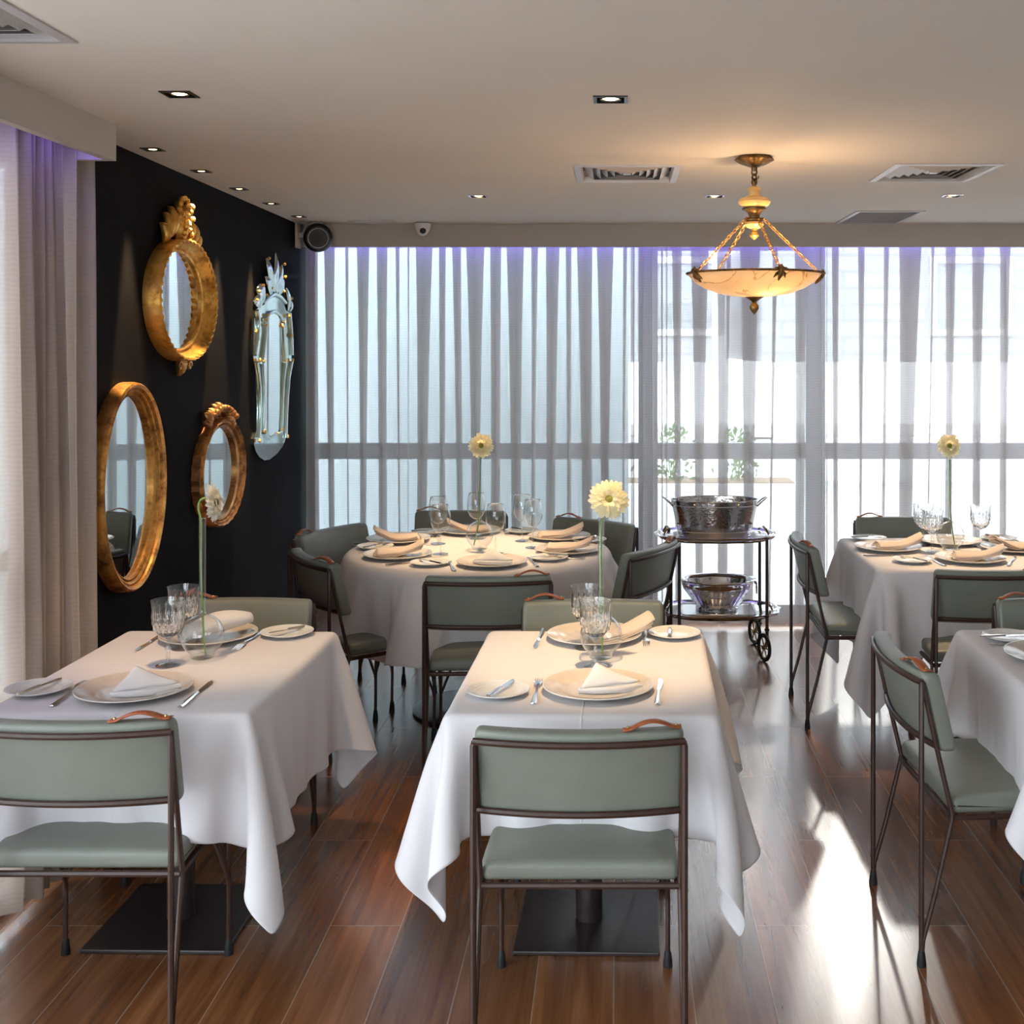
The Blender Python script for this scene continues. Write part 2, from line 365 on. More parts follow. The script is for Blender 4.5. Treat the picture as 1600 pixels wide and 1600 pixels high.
# ------------------------------------------------------------------ room shell
def WX(y): return -1.794 - .0338*(y-4.25)          # face of the black wall
o = MB().box(-3, 4.3, -2.6, 7.6, -.1, 0).build('floor', 'floor', smooth=False); struct(o)
holes = []
DL = [(-1.25,3.38,.088),(-.02,3.45,.10),(-1.70,4.33,.07),(-1.712,4.87,.07),(-1.732,5.42,.07),(-1.75,5.98,.07),(-1.77,6.58,.07),(-.668,5.68,.09),(.466,5.68,.09),(1.60,5.66,.09)]
for x, y, s_ in DL: holes.append((x-s_/2*.86, x+s_/2*.86, y-s_/2*.86, y+s_/2*.86))
VENTS = [(.04,4.95,.215,.25),(1.312,4.92,.215,.25),(-1.44,2.575,.165,.225)]
for x, y, a, b in VENTS: holes.append((x-a+.02, x+a-.02, y-b+.02, y+b-.02))
GR = (1.458, 6.62, .185, .32); holes.append((GR[0]-GR[2]+.02, GR[0]+GR[2]-.02, GR[1]-GR[3]+.02, GR[1]+GR[3]-.02))
def plane_with_holes(x0, x1, y0, y1, holes, z, th):
    xs = sorted({x0, x1} | {h[0] for h in holes} | {h[1] for h in holes}); ys = sorted({y0, y1} | {h[2] for h in holes} | {h[3] for h in holes})
    mb = MB(); vid = {}
    def V(i, j, k):
        if (i,j,k) not in vid: vid[(i,j,k)] = len(mb.v); mb.v.append((xs[i], ys[j], z+k*th))
        return vid[(i,j,k)]
    solid = {}
    for i in range(len(xs)-1):
        for j in range(len(ys)-1):
            cx, cy = (xs[i]+xs[i+1])/2, (ys[j]+ys[j+1])/2
            solid[i,j] = not any(h[0] < cx < h[1] and h[2] < cy < h[3] for h in holes)
    for (i,j), sld in solid.items():
        if not sld: continue
        for k in (0,1): mb.f.append((V(i,j,k),V(i+1,j,k),V(i+1,j+1,k),V(i,j+1,k)))
        for di, dj, a, b in ((-1,0,(i,j),(i,j+1)),(1,0,(i+1,j),(i+1,j+1)),(0,-1,(i,j),(i+1,j)),(0,1,(i,j+1),(i+1,j+1))):
            if not solid.get((i+di,j+dj), False): mb.f.append((V(*a,0),V(*b,0),V(*b,1),V(*a,1)))
    return mb
o = plane_with_holes(-2.5, 4.3, -2.6, 7.6, holes, CEIL, .05).build('ceiling', 'ceiling', smooth=False); struct(o)
# left wall: black section, then window section nearer the viewer
mb = MB(); mb.add([(WX(3.9),3.9,0),(WX(7.45),7.45,0),(WX(7.45)-.2,7.45,0),(WX(3.9)-.2,3.9,0),(WX(3.9),3.9,CEIL),(WX(7.45),7.45,CEIL),(WX(7.45)-.2,7.45,CEIL),(WX(3.9)-.2,3.9,CEIL)],
      [(0,3,2,1),(4,5,6,7),(0,1,5,4),(1,2,6,5),(2,3,7,6),(3,0,4,7)])
struct(mb.build('wall_left', 'black_wall', smooth=False))
mb = MB().box(-2.0,-1.84,-2.6,-1.6,0,CEIL).box(-2.0,-1.84,-1.6,3.9,2.33,CEIL).box(-2.0,-1.84,-1.6,3.9,0,.06)
struct(mb.build('wall_left_window_surround', 'white_paint', smooth=False)).name = 'trim_1'
mb = MB()
for y in (-1.6, .2, 2.0, 3.84): mb.box(-1.99,-1.9,y,y+.06,.06,2.33)
for z in (.06, 1.0, 2.27): mb.box(-1.985,-1.905,-1.6,3.9,z,z+.06)
w1 = struct(mb.build('window_1', 'window_frame', smooth=False)); 
for k in range(3): MB().box(-1.952,-1.946,-1.54+1.8*k,.2+1.82*k,.12,2.27).build('pane', 'pane', w1, smooth=False)
struct(MB().box(4.1,4.3,-2.6,7.6,0,CEIL).build('wall_right', 'white_paint', smooth=False))
mb = MB().box(-1.84,4.1,-2.6,-2.45,0,.7).box(-1.84,4.1,-2.6,-2.45,2.32,CEIL).box(-1.84,-1.7,-2.6,-2.45,.7,2.32).box(.26,4.1,-2.6,-2.45,.7,2.32)
struct(mb.build('wall_back', 'white_paint', smooth=False))
mb = MB()
for x in (-1.7, .2): mb.box(x,x+.06,-2.56,-2.5,.7,2.32)
for z in (.7, 2.26): mb.box(-1.7,.26,-2.56,-2.5,z,z+.06)
w2 = struct(mb.build('window_2', 'window_frame', smooth=False))
for k in range(1): MB().box(-1.64+1.9*k,.2+1.9*k,-2.533,-2.527,.76,2.26).build('pane', 'pane', w2, smooth=False)
# far glazing (behind the sheers)
GY = 7.38
mb = MB().box(-2.0,4.3,7.34,7.5,2.36,CEIL).box(-2.0,4.3,7.34,7.5,-.1,.02)
struct(mb.build('wall_front', 'white_paint', smooth=False))
def frame_rect(mb, x0, x1, z0, z1, t, y0, y1):
    mb.box(x0,x0+t,y0,y1,z0,z1).box(x1-t,x1,y0,y1,z0,z1).box(x0+t,x1-t,y0,y1,z0,z0+t).box(x0+t,x1-t,y0,y1,z1-t,z1)
def window(name, x0, x1, t=.05):
    mb = MB(); frame_rect(mb, x0, x1, .02, 2.36, t, GY-.03, GY+.03); mb.box(x0+t, x1-t, GY-.028, GY+.028, .995, 1.095)
    f = struct(mb.build(name, 'window_frame', smooth=False))
    MB().box(x0+t,x1-t,GY-.003,GY+.003,.07,.995).build('pane', 'pane', f, smooth=False)
    MB().box(x0+t,x1-t,GY-.003,GY+.003,1.095,2.31).build('pane', 'pane', f, smooth=False)
    return f
window('window_3', -1.98, .18)
d = window('door_1', .18, 1.24, .07)
mb = MB().tube([(.95,GY-.03,1.13),(.95,GY-.075,1.13)], .009).tube([(.955,GY-.075,1.13),(.85,GY-.075,1.13),(.835,GY-.07,1.13)], .009)
mb.build('door_handle', 'steel', d)
window('window_4', 1.24, 2.7); window('window_5', 2.7, 4.1)
# valances
mb = MB().box(-1.895,4.1,7.0,7.03,2.285,CEIL); struct(mb.build('trim_2', 'valance', smooth=False), 'painted curtain valance along the far ceiling')
mb = MB().box(-1.66,-1.63,-2.4,3.85,2.30,CEIL).box(-1.80,-1.66,3.82,3.85,2.30,CEIL); struct(mb.build('trim_3', 'valance', smooth=False), 'painted curtain valance along the left ceiling')
# led strips behind the valances
o = MB().box(-1.80,4.0,7.035,7.05,2.385,2.40).build('led_strip', 'led', smooth=False); recenter(o); tag(o, 'violet blue light strip tucked behind the far valance', 'light strip', 'light strips')
o = MB().box(-1.675,-1.665,-2.0,3.80,2.385,2.40).build('led_strip', 'led', smooth=False); recenter(o); tag(o, 'violet blue light strip tucked behind the left valance', 'light strip', 'light strips')
def area(name, loc, rot, sx, sy, e, c):
    l = bpy.data.lights.new(name, 'AREA'); l.shape = 'RECTANGLE'; l.size = sx; l.size_y = sy; l.energy = e; l.color = c
    a = bpy.data.objects.new(name, l); COL.objects.link(a); a.location = loc; a.rotation_euler = rot; return a
LEDC = (.20,.12,1.0)
area('led_glow', (1.1, 7.055, 2.375), (math.radians(25),0,0), 5.7, .02, 14.0, LEDC)
area('led_glow', (-1.68, 1.0, 2.375), (0,math.radians(-25),0), .02, 5.6, 6.0, LEDC)

# ------------------------------------------------------------------ outdoors
struct(MB().box(-9,14,7.55,26,-.12,-.02).build('ground', 'concrete', smooth=False)).name = 'ground'
struct(MB().box(-9,14,-14,-2.6,-.12,-.02).build('ground', 'concrete', smooth=False))
struct(MB().box(-14,-3.0,-14,7.5,-.12,-.02).build('ground', 'concrete', smooth=False))
t = empty('added_backdrop_wall', (-1.2,8.6,0)); tag(t, 'added pale blue grey wall close outside, dimming and tinting the left panes', 'wall')  # wall added outside to dim the left panes and keep sun off their curtain
MB().box(-4.2,1.28,0,.15,-.02,3.4).build('wall_body', 'dimming_wall', t, smooth=False)
MB().box(-4.22,1.30,-.03,.18,3.4,3.46).build('coping', 'concrete', t, smooth=False)
t = empty('neighbour_building', (2.5,15,0)); tag(t, 'pale building across the terrace, shaded upper storey on added pillars with openings for bright sky', 'building')
MB().box(-5,9,0,.2,-.02,.55).build('lower_wall', 'ext_white', t, smooth=False)  # kept low so bright sky shows beneath the upper storey
for x in (-4.8,-1.9,.6,3.4,6.2): MB().box(x,x+.25,0,.25,.55,1.5).build('added_pillar', 'ext_white', t, smooth=False)  # pillars added to carry the storey above the open band of sky
mb = MB().box(-5,-1.35,-.6,4,1.5,3.1).box(-.75,9,-.6,4,1.5,3.1); mb.build('upper_storey', 'brick', t, smooth=False)  # gap shaped into the storey so bright sky imitates a sun flare
for k in range(4):
    fr = MB(); x = -3.9+.0+k*2.6
    if -1.9 < x < -.6: x -= .9
    for a in ((x,x+.08),(x+.92,x+1.0)): fr.box(a[0],a[1],-.64,-.6,1.9,2.7)
    fr.box(x,x+1,-.64,-.6,1.82,1.9).box(x,x+1,-.64,-.6,2.7,2.78)
    f = fr.build('window_frame', 'white_paint', t, smooth=False); MB().box(x+.08,x+.92,-.62,-.605,1.9,2.7).build('pane', 'pane', f, smooth=False)
t = empty('planter', (.5,11.2,0)); tag(t, 'long low white planter box on the terrace', 'planter')
bevel(MB().box(-1.2,1.2,-.25,.25,-.02,.42).build('trough', 'ext_white', t, smooth=False), .01)
MB().box(-1.15,1.15,-.2,.2,.38,.43).build('soil', 'table_wood', t, smooth=False)
for k in range(3):
    x = -.1+k*.62; mb = MB(); rr = random.Random(k); 
    for i in range(170):
        a = rr.uniform(0,2*PI); h = rr.uniform(0,.48); q = rr.uniform(0,.26)*(1-h*.8); c = Vector((q*math.cos(a), q*math.sin(a)*.7, h))
        d = Vector((rr.uniform(-1,1),rr.uniform(-1,1),rr.uniform(0,1.2))).normalized(); sd_ = d.cross(Vector((rr.uniform(-1,1),rr.uniform(-1,1),.1))).normalized()*.016; l = rr.uniform(.05,.09)
        mb.add([c, c+d*l*.5+sd_, c+d*l, c+d*l*.5-sd_], [(0,1,2,3)])
    r = empty('shrub', (x,11.2,.43)); tag(r, ['leafy green shrub in the terrace planter, %s' % q for q in ('leftmost of the row','middle of the row','rightmost of the row')][k], 'shrub', 'terrace planter shrubs')
    mb.build('foliage', 'leaf', r, smooth=False)
    st = MB()
    for j in range(5): a = j*1.25; st.tube([(0,0,-.04),(.05*math.cos(a),.05*math.sin(a),.2),(.12*math.cos(a),.1*math.sin(a),.4)], .005, 5)
    st.build('stem', 'stem', r)

# ------------------------------------------------------------------ curtains
def curtain(name, p0, p1, z0, z1, period, a_top, a_bot, depth, seed, material, label, side=1, n_per=14, hfun=None):
    r = random.Random(seed); p0 = Vector(p0); p1 = Vector(p1); D = p1-p0; Lw = D.length; D.normalize(); Nn = Vector((-D.y, D.x, 0))*side
    cuts = [0.0]
    while cuts[-1] < Lw: cuts.append(cuts[-1]+period*r.uniform(.62,1.45))
    sc = Lw/cuts[-1]; cuts = [c*sc for c in cuts]; nf = len(cuts)-1
    amp = [r.uniform(.55,1.25) for _ in range(nf)]; dep = [r.uniform(.7,1.25) for _ in range(nf)]; drift = [r.uniform(-1,1) for _ in range(nf+1)]; nv = 26
    def fn(u, v):
        g = u*nf; i = min(int(g), nf-1); f = g-i
        t = v   # 0 bottom 1 top
        c0 = cuts[i]+drift[i]*(1-t)*period*.35*(1 if 0 < i else 0); c1 = cuts[i+1]+drift[i+1]*(1-t)*period*.35*(1 if i+1 < nf else 0)
        pl = c1-c0; a = (a_bot+(a_top-a_bot)*t**3)*amp[i]
        sA = math.sin(2*PI*f)
        s_ = c0+f*pl + pl*a*sA/(2*PI)*-1*(-1)
        dd = depth*dep[i]*(.75+.25*math.cos(PI*t))*math.cos(2*PI*f) if False else depth*(.5*(1-math.cos(2*PI*f)))*dep[i]*(1-.35*t)
        dd += .006*math.sin(5*t+i*1.7)
        p = p0 + D*s_ + Nn*(dd-depth*.5)
        return (p.x, p.y, z0+(z1-z0)*t)
    mb = MB().grid(nf*n_per+1, nv, fn)
    o = mb.build(name, material, auto=180); recenter(o); tag(o, label, 'curtain', 'sheer curtains'); return o
CY = 7.13
curtain('sheer_curtain', (-1.87,CY,0), (.10,CY,0), .03, 2.38, .105, 3.4, 2.5, .05, 3, 'sheer', 'long sheer curtain in tight folds between the black wall and the bright glass door')
curtain('sheer_curtain', (.08,CY-.01,0), (.30,CY-.01,0), .03, 2.38, .06, 2.6, 2.5, .05, 13, 'sheer', 'narrow gathered sheer curtain edge beside the bright glass door')
curtain('sheer_curtain', (.29,CY,0), (1.26,CY,0), .03, 2.38, .125, 3.3, 2.4, .05, 5, 'sheer', 'sheer curtain in front of the glass door behind the silver trolley')
curtain('sheer_curtain', (1.25,CY-.01,0), (4.05,CY-.01,0), .03, 2.38, .15, 3.2, 2.4, .055, 8, 'sheer', 'wide sheer curtain before the brightest window at the right')
curtain('sheer_curtain', (-1.765,3.69,0), (-1.745,3.97,0), .05, 2.40, .14, 1.0, 1.3, .10, 21, 'sheer_left', 'pale left curtain panel with broad folds ending beside the black wall', side=-1)
curtain('sheer_curtain', (-1.765,3.50,0), (-1.765,3.71,0), .05, 2.40, .045, 3.2, 3.0, .075, 22, 'sheer_left', 'darker tightly gathered folds of the left curtain', side=-1)
curtain('sheer_curtain', (-1.765,2.60,0), (-1.765,3.52,0), .05, 2.40, .20, 1.0, 1.3, .09, 23, 'sheer_left', 'bright left curtain panel at the left edge of the picture', side=-1)

# ------------------------------------------------------------------ dining chairs
def arc_rail(y, z, x0=.247, bow=.035, n=14, r=.008):
    return [( -x0+2*x0*i/n, y-bow*(1-((-x0+2*x0*i/n)/x0)**2), z) for i in range(n+1)]
def make_chair():
    t = empty('dining_chair')
    HW = .247
    for s in (-1, 1):
        mb = MB()
        mb.tube([(s*HW,-.24,.015),(s*HW,-.24,.40),(s*HW,-.24,.765),(s*(HW-.004),-.238,.775)], .0078)
        mb.tube([(s*(HW-.002),-.236,.775),(s*(HW-.004),-.197,.60),(s*(HW-.006),-.152,.41),(s*(HW-.006),-.155,.39),(s*(HW-.003),-.20,.20),(s*HW,-.236,.07),(s*HW,-.24,.03)], .0072)
        lg = mb.build('leg', 'frame', t)
        MB().lathe([(.004,.045),(.009,.04),(.0115,.022),(.013,.008),(.013,0)][::-1], 10, (s*HW,-.24,0)).build('rubber_foot', 'rubber', lg)
        mb = MB(); X = s*.228
        mb.tube([(X,.243,.40),(X,.24,.20),(X,.238,.015)], .0068)
        mb.tube([(X,.13,.40),(X,.19,.30),(X,.236,.20),(X,.238,.18)], .0062)
        mb.tube([(s*.15,.245,.40),(s*.19,.243,.30),(s*.225,.24,.21)], .0055)
        lg = mb.build('leg', 'frame', t)
        MB().lathe([(.004,.045),(.009,.04),(.0115,.022),(.013,.008),(.013,0)][::-1], 10, (X,.238,0)).build('rubber_foot', 'rubber', lg)
    a = [(-.238,-.155,.40),(.238,-.155,.40),(.236,-.15,.40),(.230,.24,.40),(.222,.25,.40),(-.222,.25,.40),(-.230,.24,.40),(-.236,-.15,.40)]
    MB().tube(a, .0085, closed=True).build('seat_frame', 'frame', t)
    pts = arc_rail(-.24,.776); MB().tube(pts, .0085).build('back_rail', 'frame', t)
    pts = arc_rail(-.198,.60,.243); MB().tube(pts, .0085).build('back_rail', 'frame', t)
    def bmap(x, s_, th):
        z = .692+s_; yb = -.24+(.776-z)*(.042/.176)
        bow = .035*(1-(x/.247)**2); puff = .006*math.cos(PI*x/.5)*math.cos(s_/.11*1.4) if th > 0 else 0
        return (x, yb-bow+.034+th+puff, z)
    MB().slab(12, .246, .110, .026, .016, bmap).build('backrest', 'leather', t, auto=70)
    def smap(x, s_, th):
        y = .048+s_; cr = .010*(1-(x/.24)**2)*(1-(s_/.21)**2)*(1 if th > 0 else .0)
        dip = -.006*math.exp(-((y+.15)/.05)**2) if th > 0 else 0
        return (x*(1-.04*(s_/.2)), y, .436+th+cr+dip)
    MB().slab(12, .232, .203, .027, .018, smap).build('seat', 'leather', t, auto=70)
    # leather carrying strap over the top edge
    def strap(v, u):
        x = .102+.138*v; k = max(0, math.sin(PI*min(1,max(0,(v-.12)/.76)))); z = .8065+.017*k
        y = -.222-.035*(1-(x/.247)**2)+.006+(.026*(u-.5))
        return (x, y, z - .0035*abs(u-.5)*2)
    st = MB().grid(22, 4, strap).build('handle_strap', 'strap', t, label='tan leather carrying strap', auto=60)
    so = st.modifiers.new('thickness', 'SOLIDIFY'); so.thickness = .003; so.offset = 1
    for x in (.114, .228):
        y = -.222-.035*(1-(x/.247)**2)+.006
        MB().lathe([(.0,.0035),(.003,.003),(.005,0)], 10, (x,y,.809)).build('rivet', 'brass', st)
    return t
CH = make_chair()
D2R = math.radians
GRC = 'sage leather dining chairs'
chairs = [
 (-.09,3.005,0,'sage leather chair seen from behind at the centre front table'),
 (-1.314,3.07,0,'sage leather chair seen from behind at the left front table, cut by the left edge'),
 (-.086,3.95,180,'chair facing the viewer behind the centre front table'),
 (-1.325,3.97,180,'chair facing the viewer behind the left front table'),
 (-.517,4.85,3,'chair seen from behind in front of the round table, between the two front tables'),
 (-1.12,5.19,-56,'chair angled to the right at the near left of the round table'),
 (-1.21,5.70,-117,'chair at the far left of the round table, turned toward the viewer'),
 (-.85,6.21,180,'chair behind the round table against the curtain, left of the tall flower'),
 (-.24,5.90,146,'turned chair at the far right of the round table'),
 (-.04,5.41,62,'chair angled to the left at the round table, beside the silver trolley'),
 (1.083,5.5,-90,'chair seen in profile at the left end of the far right table'),
 (1.49,5.97,180,'chair behind the far right table against the bright curtain'),
 (1.52,4.97,0,'chair seen from behind in front of the far right table'),
 (1.06,3.504,-87,'large sage chair in three-quarter back view at the left of the near right table'),
 (1.585,3.97,180,'chair behind the near right table, cut by the right edge'),
]
for x, y, a, lab in chairs: place(CH, (x,y,0), D2R(a), lab, 'chair', GRC)

# ------------------------------------------------------------------ tables
def rect_table(cx, cy, w, d, rz, label, base=.205, legs=None):
    t = empty('dining_table', (cx,cy,0), rz); tag(t, label, 'table', 'pedestal dining tables')
    bevel(MB().prism([(sx*(w/2-.075)+.05*math.cos(a+k*PI/8), sy*(d/2-.075)+.05*math.sin(a+k*PI/8)) for sx,sy,a in ((1,1,0),(-1,1,PI/2),(-1,-1,PI),(1,-1,1.5*PI)) for k in range(5)],.706,.732).build('tabletop', 'table_wood', t, smooth=False), .004)
    MB().lathe([(.04,.012),(.04,.70),(.12,.702),(.12,.715)], 24).build('column', 'black_metal', t)
    bevel(MB().box(-base,base,-base,base,0,.012).build('base_plate', 'black_metal', t, smooth=False), .003)
    return t
T1 = (-.083,3.50,.715,.917,D2R(-1.2)); T0 = (-1.294,3.51,.71,.90,D2R(-1.0)); T2 = (1.54,5.45,.88,.85,D2R(1.2)); T3 = (1.585,3.51,.905,.94,0)
rect_table(*T1, 'rectangular pedestal table under the centre front tablecloth')
rect_table(*T0, 'rectangular pedestal table under the left front tablecloth')
rect_table(*T2, 'square pedestal table under the far right tablecloth')
rect_table(*T3, 'pedestal table under the near right tablecloth')
RC = (-.65,5.54); RR = .62
t = empty('round_table', (RC[0],RC[1],0)); tag(t, 'round pedestal table with a disc base under the round tablecloth', 'table')
MB().lathe([(0,.712),(RR-.02,.712),(RR-.014,.717),(RR-.014,.733),(RR-.02,.738),(0,.738)], 64).build('tabletop', 'table_wood', t)
MB().lathe([(.045,.015),(.045,.70),(.15,.702),(.15,.715)], 24).build('column', 'black_metal', t)
MB().lathe([(0,0),(.30,0),(.305,.004),(.305,.012),(.29,.016),(0,.018)], 48).build('base_plate', 'black_metal', t)

# cloth relaxation (position based)
def relax_pair(Pn, a, b, rest, k, wa=None):
    d = Pn[b]-Pn[a]; l = np.sqrt((d*d).sum(-1, keepdims=True))+1e-9
    c = d*((l-rest)/l)*(.5*k); Pn[a] += c; Pn[b] -= c
def sl(*a): return a
def drape_rect(w, d, ox0, ox1, oy0, oy1, seed, step=.027, iters=230, top=.7475):
    X0, X1, Y0, Y1 = -w/2-ox0, w/2+ox1, -d/2-oy0, d/2+oy1
    kx = int(round(w/step)); ky = int(round(d/step)); hx, hy = w/kx, d/ky
    gx = -w/2+hx*np.arange(-int(round(ox0/hx)), kx+int(round(ox1/hx))+1); gy = -d/2+hy*np.arange(-int(round(oy0/hy)), ky+int(round(oy1/hy))+1)
    nx, ny = len(gx), len(gy)
    rs = np.random.RandomState(seed)
    Pn = np.zeros((nx,ny,3)); Pn[...,0] = gx[:,None]; Pn[...,1] = gy[None,:]; Pn[...,2] = top+.002
    # start: let the overhang droop outward
    ex = np.maximum(0, np.abs(Pn[...,0])-w/2); ey = np.maximum(0, np.abs(Pn[...,1])-d/2)
    Pn[...,2] -= (ex+ey)*.6
    Pn[...,0] -= np.sign(Pn[...,0])*ex*.25; Pn[...,1] -= np.sign(Pn[...,1])*ey*.25
    nz = rs.randn(nx,ny,3)*.0015; 
    for _ in range(3): nz = (nz+np.roll(nz,1,0)+np.roll(nz,-1,0)+np.roll(nz,1,1)+np.roll(nz,-1,1))/5
    Pn += nz*6*((ex+ey) > 0)[...,None]
    lowx = np.sin(gx*9+seed)*.004; Pn[...,1] += lowx[:,None]*np.sign(Pn[...,1])*(ey > .02)
    V = np.zeros_like(Pn); dt = 1/60; a, b = w/2+.003, d/2+.003
    sets = []
    def S_(i): return slice(*i)
    for off in (0,1):
        n = (nx-off)//2*2
        sets.append(((slice(off,off+n,2),slice(None)), (slice(off+1,off+n,2),slice(None)), hx, 1.0))
        n = (ny-off)//2*2
        sets.append(((slice(None),slice(off,off+n,2)), (slice(None),slice(off+1,off+n,2)), hy, 1.0))
    dg = math.hypot(hx,hy)
    for off in (0,1):
        n = (nx-off)//2*2
        A = slice(off,off+n,2); B = slice(off+1,off+n,2)
        sets.append(((A,slice(0,-1)), (B,slice(1,None)), dg, .35)); sets.append(((A,slice(1,None)), (B,slice(0,-1)), dg, .35))
    for st_, k in ((2,.12),(4,.05)):
        sets.append(((slice(0,-st_),slice(None)), (slice(st_,None),slice(None)), hx*st_, -k)); sets.append(((slice(None),slice(0,-st_)), (slice(None),slice(st_,None)), hy*st_, -k))
    pin = (np.abs(gx)[:,None] < w/2+.001) & (np.abs(gy)[None,:] < d/2+.001)
    keep = Pn[pin].copy(); keep[:,2] = top
    for it in range(iters):
        V[...,2] -= 9.8*dt; V *= .94; prev = Pn.copy(); Pn += V*dt
        for q in range(14):
            for A, B, rest, k in sets:
                if k > 0:
                    dd = Pn[B]-Pn[A]; l = np.sqrt((dd*dd).sum(-1, keepdims=True))+1e-9
                    c = dd*((l-rest)/l)*(.5*k); Pn[A] += c; Pn[B] -= c
                elif q % 4 == 0:
                    dd = Pn[B]-Pn[A]; l = np.sqrt((dd*dd).sum(-1, keepdims=True))+1e-9
                    c = dd*(np.minimum(0,l-rest)/l)*(.5*-k)
                    tmp = np.zeros_like(Pn); tmp[A] += c; tmp[B] -= c; Pn += tmp
            Pn[pin] = keep
            # collide with slab: |x|<a, |y|<b, z<top
            x, y, z = Pn[...,0], Pn[...,1], Pn[...,2]
            ins = (np.abs(x) < a) & (np.abs(y) < b) & (z < top)
            if ins.any():
                px, py, pz = a-np.abs(x), b-np.abs(y), top-z
                up = ins & (pz <= px) & (pz <= py); Pn[...,2][up] = top
                sx_ = ins & ~up & (px <= py); Pn[...,0][sx_] = (np.sign(x)*a)[sx_]
                sy_ = ins & ~up & ~sx_; Pn[...,1][sy_] = (np.sign(y)*b)[sy_]
            np.maximum(Pn[...,2], .02, out=Pn[...,2])
        V = (Pn-prev)/dt
        sp = np.sqrt((V*V).sum(-1, keepdims=True)); V *= np.minimum(1, 2.5/(sp+1e-9))
    return Pn
def grid_obj(name, Pn, wrap, material, loc, rz):
    nx, ny = Pn.shape[:2]; vs = [tuple(p) for p in Pn.reshape(-1,3)]; fs = []
    for i in range(nx if wrap else nx-1):
        for j in range(ny-1): a = i*ny+j; b = ((i+1) % nx)*ny+j; fs.append((a,b,b+1,a+1))
    mb = MB(); mb.v = vs; mb.f = fs
    if wrap: mb.f.append(tuple(i*ny for i in range(nx))[::-1])
    o = mb.build(name, material, auto=180); o.location = loc; o.rotation_euler = (0,0,rz)
    s2 = o.modifiers.new('smooth', 'SUBSURF'); s2.levels = 1; s2.render_levels = 2
    so = o.modifiers.new('thickness', 'SOLIDIFY'); so.thickness = .0012; so.offset = 1
    return o
def cloth_on(T, over, seed, label):
    Pn = drape_rect(T[2]-.004, T[3]-.004, *over, seed)
    o = grid_obj('tablecloth', Pn, False, 'cloth', (T[0],T[1],0), T[4]); tag(o, label, 'tablecloth', 'white tablecloths'); return o
cloth_on(T1, (.35,.35,.29,.29), 11, 'white tablecloth on the centre front table')
cloth_on(T0, (.30,.34,.29,.29), 12, 'white tablecloth on the left front table')
cloth_on(T2, (.42,.42,.36,.36), 13, 'white tablecloth on the far right table by the bright window')
cloth_on(T3, (.30,.30,.33,.33), 14, 'white tablecloth on the near right table, cut by the right edge')
def drape_round(R, r_out, r_in, seed, ns=150, step=.028, iters=200, top=.7475):
    nr = int(round((r_out-r_in)/step))+1; rad = np.linspace(r_in, r_out, nr); th = np.arange(ns)/ns*2*PI; hr = rad[1]-rad[0]
    rs = np.random.RandomState(seed)
    Pn = np.zeros((ns,nr,3)); ex = np.maximum(0, rad-R)[None,:]
    wob = .0
    for k in range(5,15): wob = wob + rs.uniform(-1,1)*np.cos(k*th+rs.uniform(0,6))
    rr = np.minimum(rad,R)[None,:]+ex*.45+ex*.05*wob[:,None]
    Pn[...,0] = rr*np.cos(th)[:,None]; Pn[...,1] = rr*np.sin(th)[:,None]; Pn[...,2] = top-ex*.8
    V = np.zeros_like(Pn); dt = 1/60; c_rest = (2*rad*math.sin(PI/ns))[None,:,None]; dg = np.sqrt(hr**2+(c_rest[:,1:]*c_rest[:,:-1]))
    for it in range(iters):
        V[...,2] -= 9.8*dt; V *= .94; prev = Pn.copy(); Pn += V*dt
        for q in range(12):
            for off in (0,1):
                n = (nr-off)//2*2; A = (slice(None),slice(off,off+n,2)); B = (slice(None),slice(off+1,off+n,2))
                dd = Pn[B]-Pn[A]; l = np.sqrt((dd*dd).sum(-1,keepdims=True))+1e-9; c = dd*((l-hr)/l)*.5; Pn[A] += c; Pn[B] -= c
            for off in (0,1):
                Q = np.roll(Pn,-off,0); dd = Q[1::2]-Q[0::2]; l = np.sqrt((dd*dd).sum(-1,keepdims=True))+1e-9; c = dd*((l-c_rest)/l)*.5
                Q[0::2] += c; Q[1::2] -= c; Pn = np.roll(Q,off,0)
            for sgn in (1,-1):
                Q = np.roll(Pn,-sgn,0); dd = Q[:,1:]-Pn[:,:-1]; l = np.sqrt((dd*dd).sum(-1,keepdims=True))+1e-9; c = dd*((l-dg)/l)*.12
                Pn[:,:-1] += c; Q2 = np.zeros_like(Pn); Q2[:,1:] = -c; Pn += np.roll(Q2,sgn,0)
            if q % 3 == 0:
                for k_ in (3,6):
                    Q = np.roll(Pn,-k_,0); dd = Q-Pn; l = np.sqrt((dd*dd).sum(-1,keepdims=True))+1e-9; c = dd*(np.minimum(0,l-c_rest*k_*.93)/l)*.08
                    Pn = Pn+c-np.roll(c,k_,0)
            r = np.hypot(Pn[...,0],Pn[...,1]); ins = (r < R+.003) & (Pn[...,2] < top); pz = top-Pn[...,2]; pr = R+.003-r
            up = ins & (pz <= pr); Pn[...,2][up] = top
            sd_ = ins & ~up; f = np.where(sd_, (R+.003)/np.maximum(r,1e-6), 1); Pn[...,0] *= f; Pn[...,1] *= f
            Pn[:,0,0] = r_in*np.cos(th); Pn[:,0,1] = r_in*np.sin(th); Pn[:,0,2] = top
            Pn[:,1,2] = top
        V = (Pn-prev)/dt; sp = np.sqrt((V*V).sum(-1,keepdims=True)); V *= np.minimum(1,2.0/(sp+1e-9))
    return Pn
o = grid_obj('tablecloth', drape_round(RR, .97, .54, 5), True, 'cloth', (RC[0],RC[1],0), 0); tag(o, 'white tablecloth on the round table', 'tablecloth', 'white tablecloths')

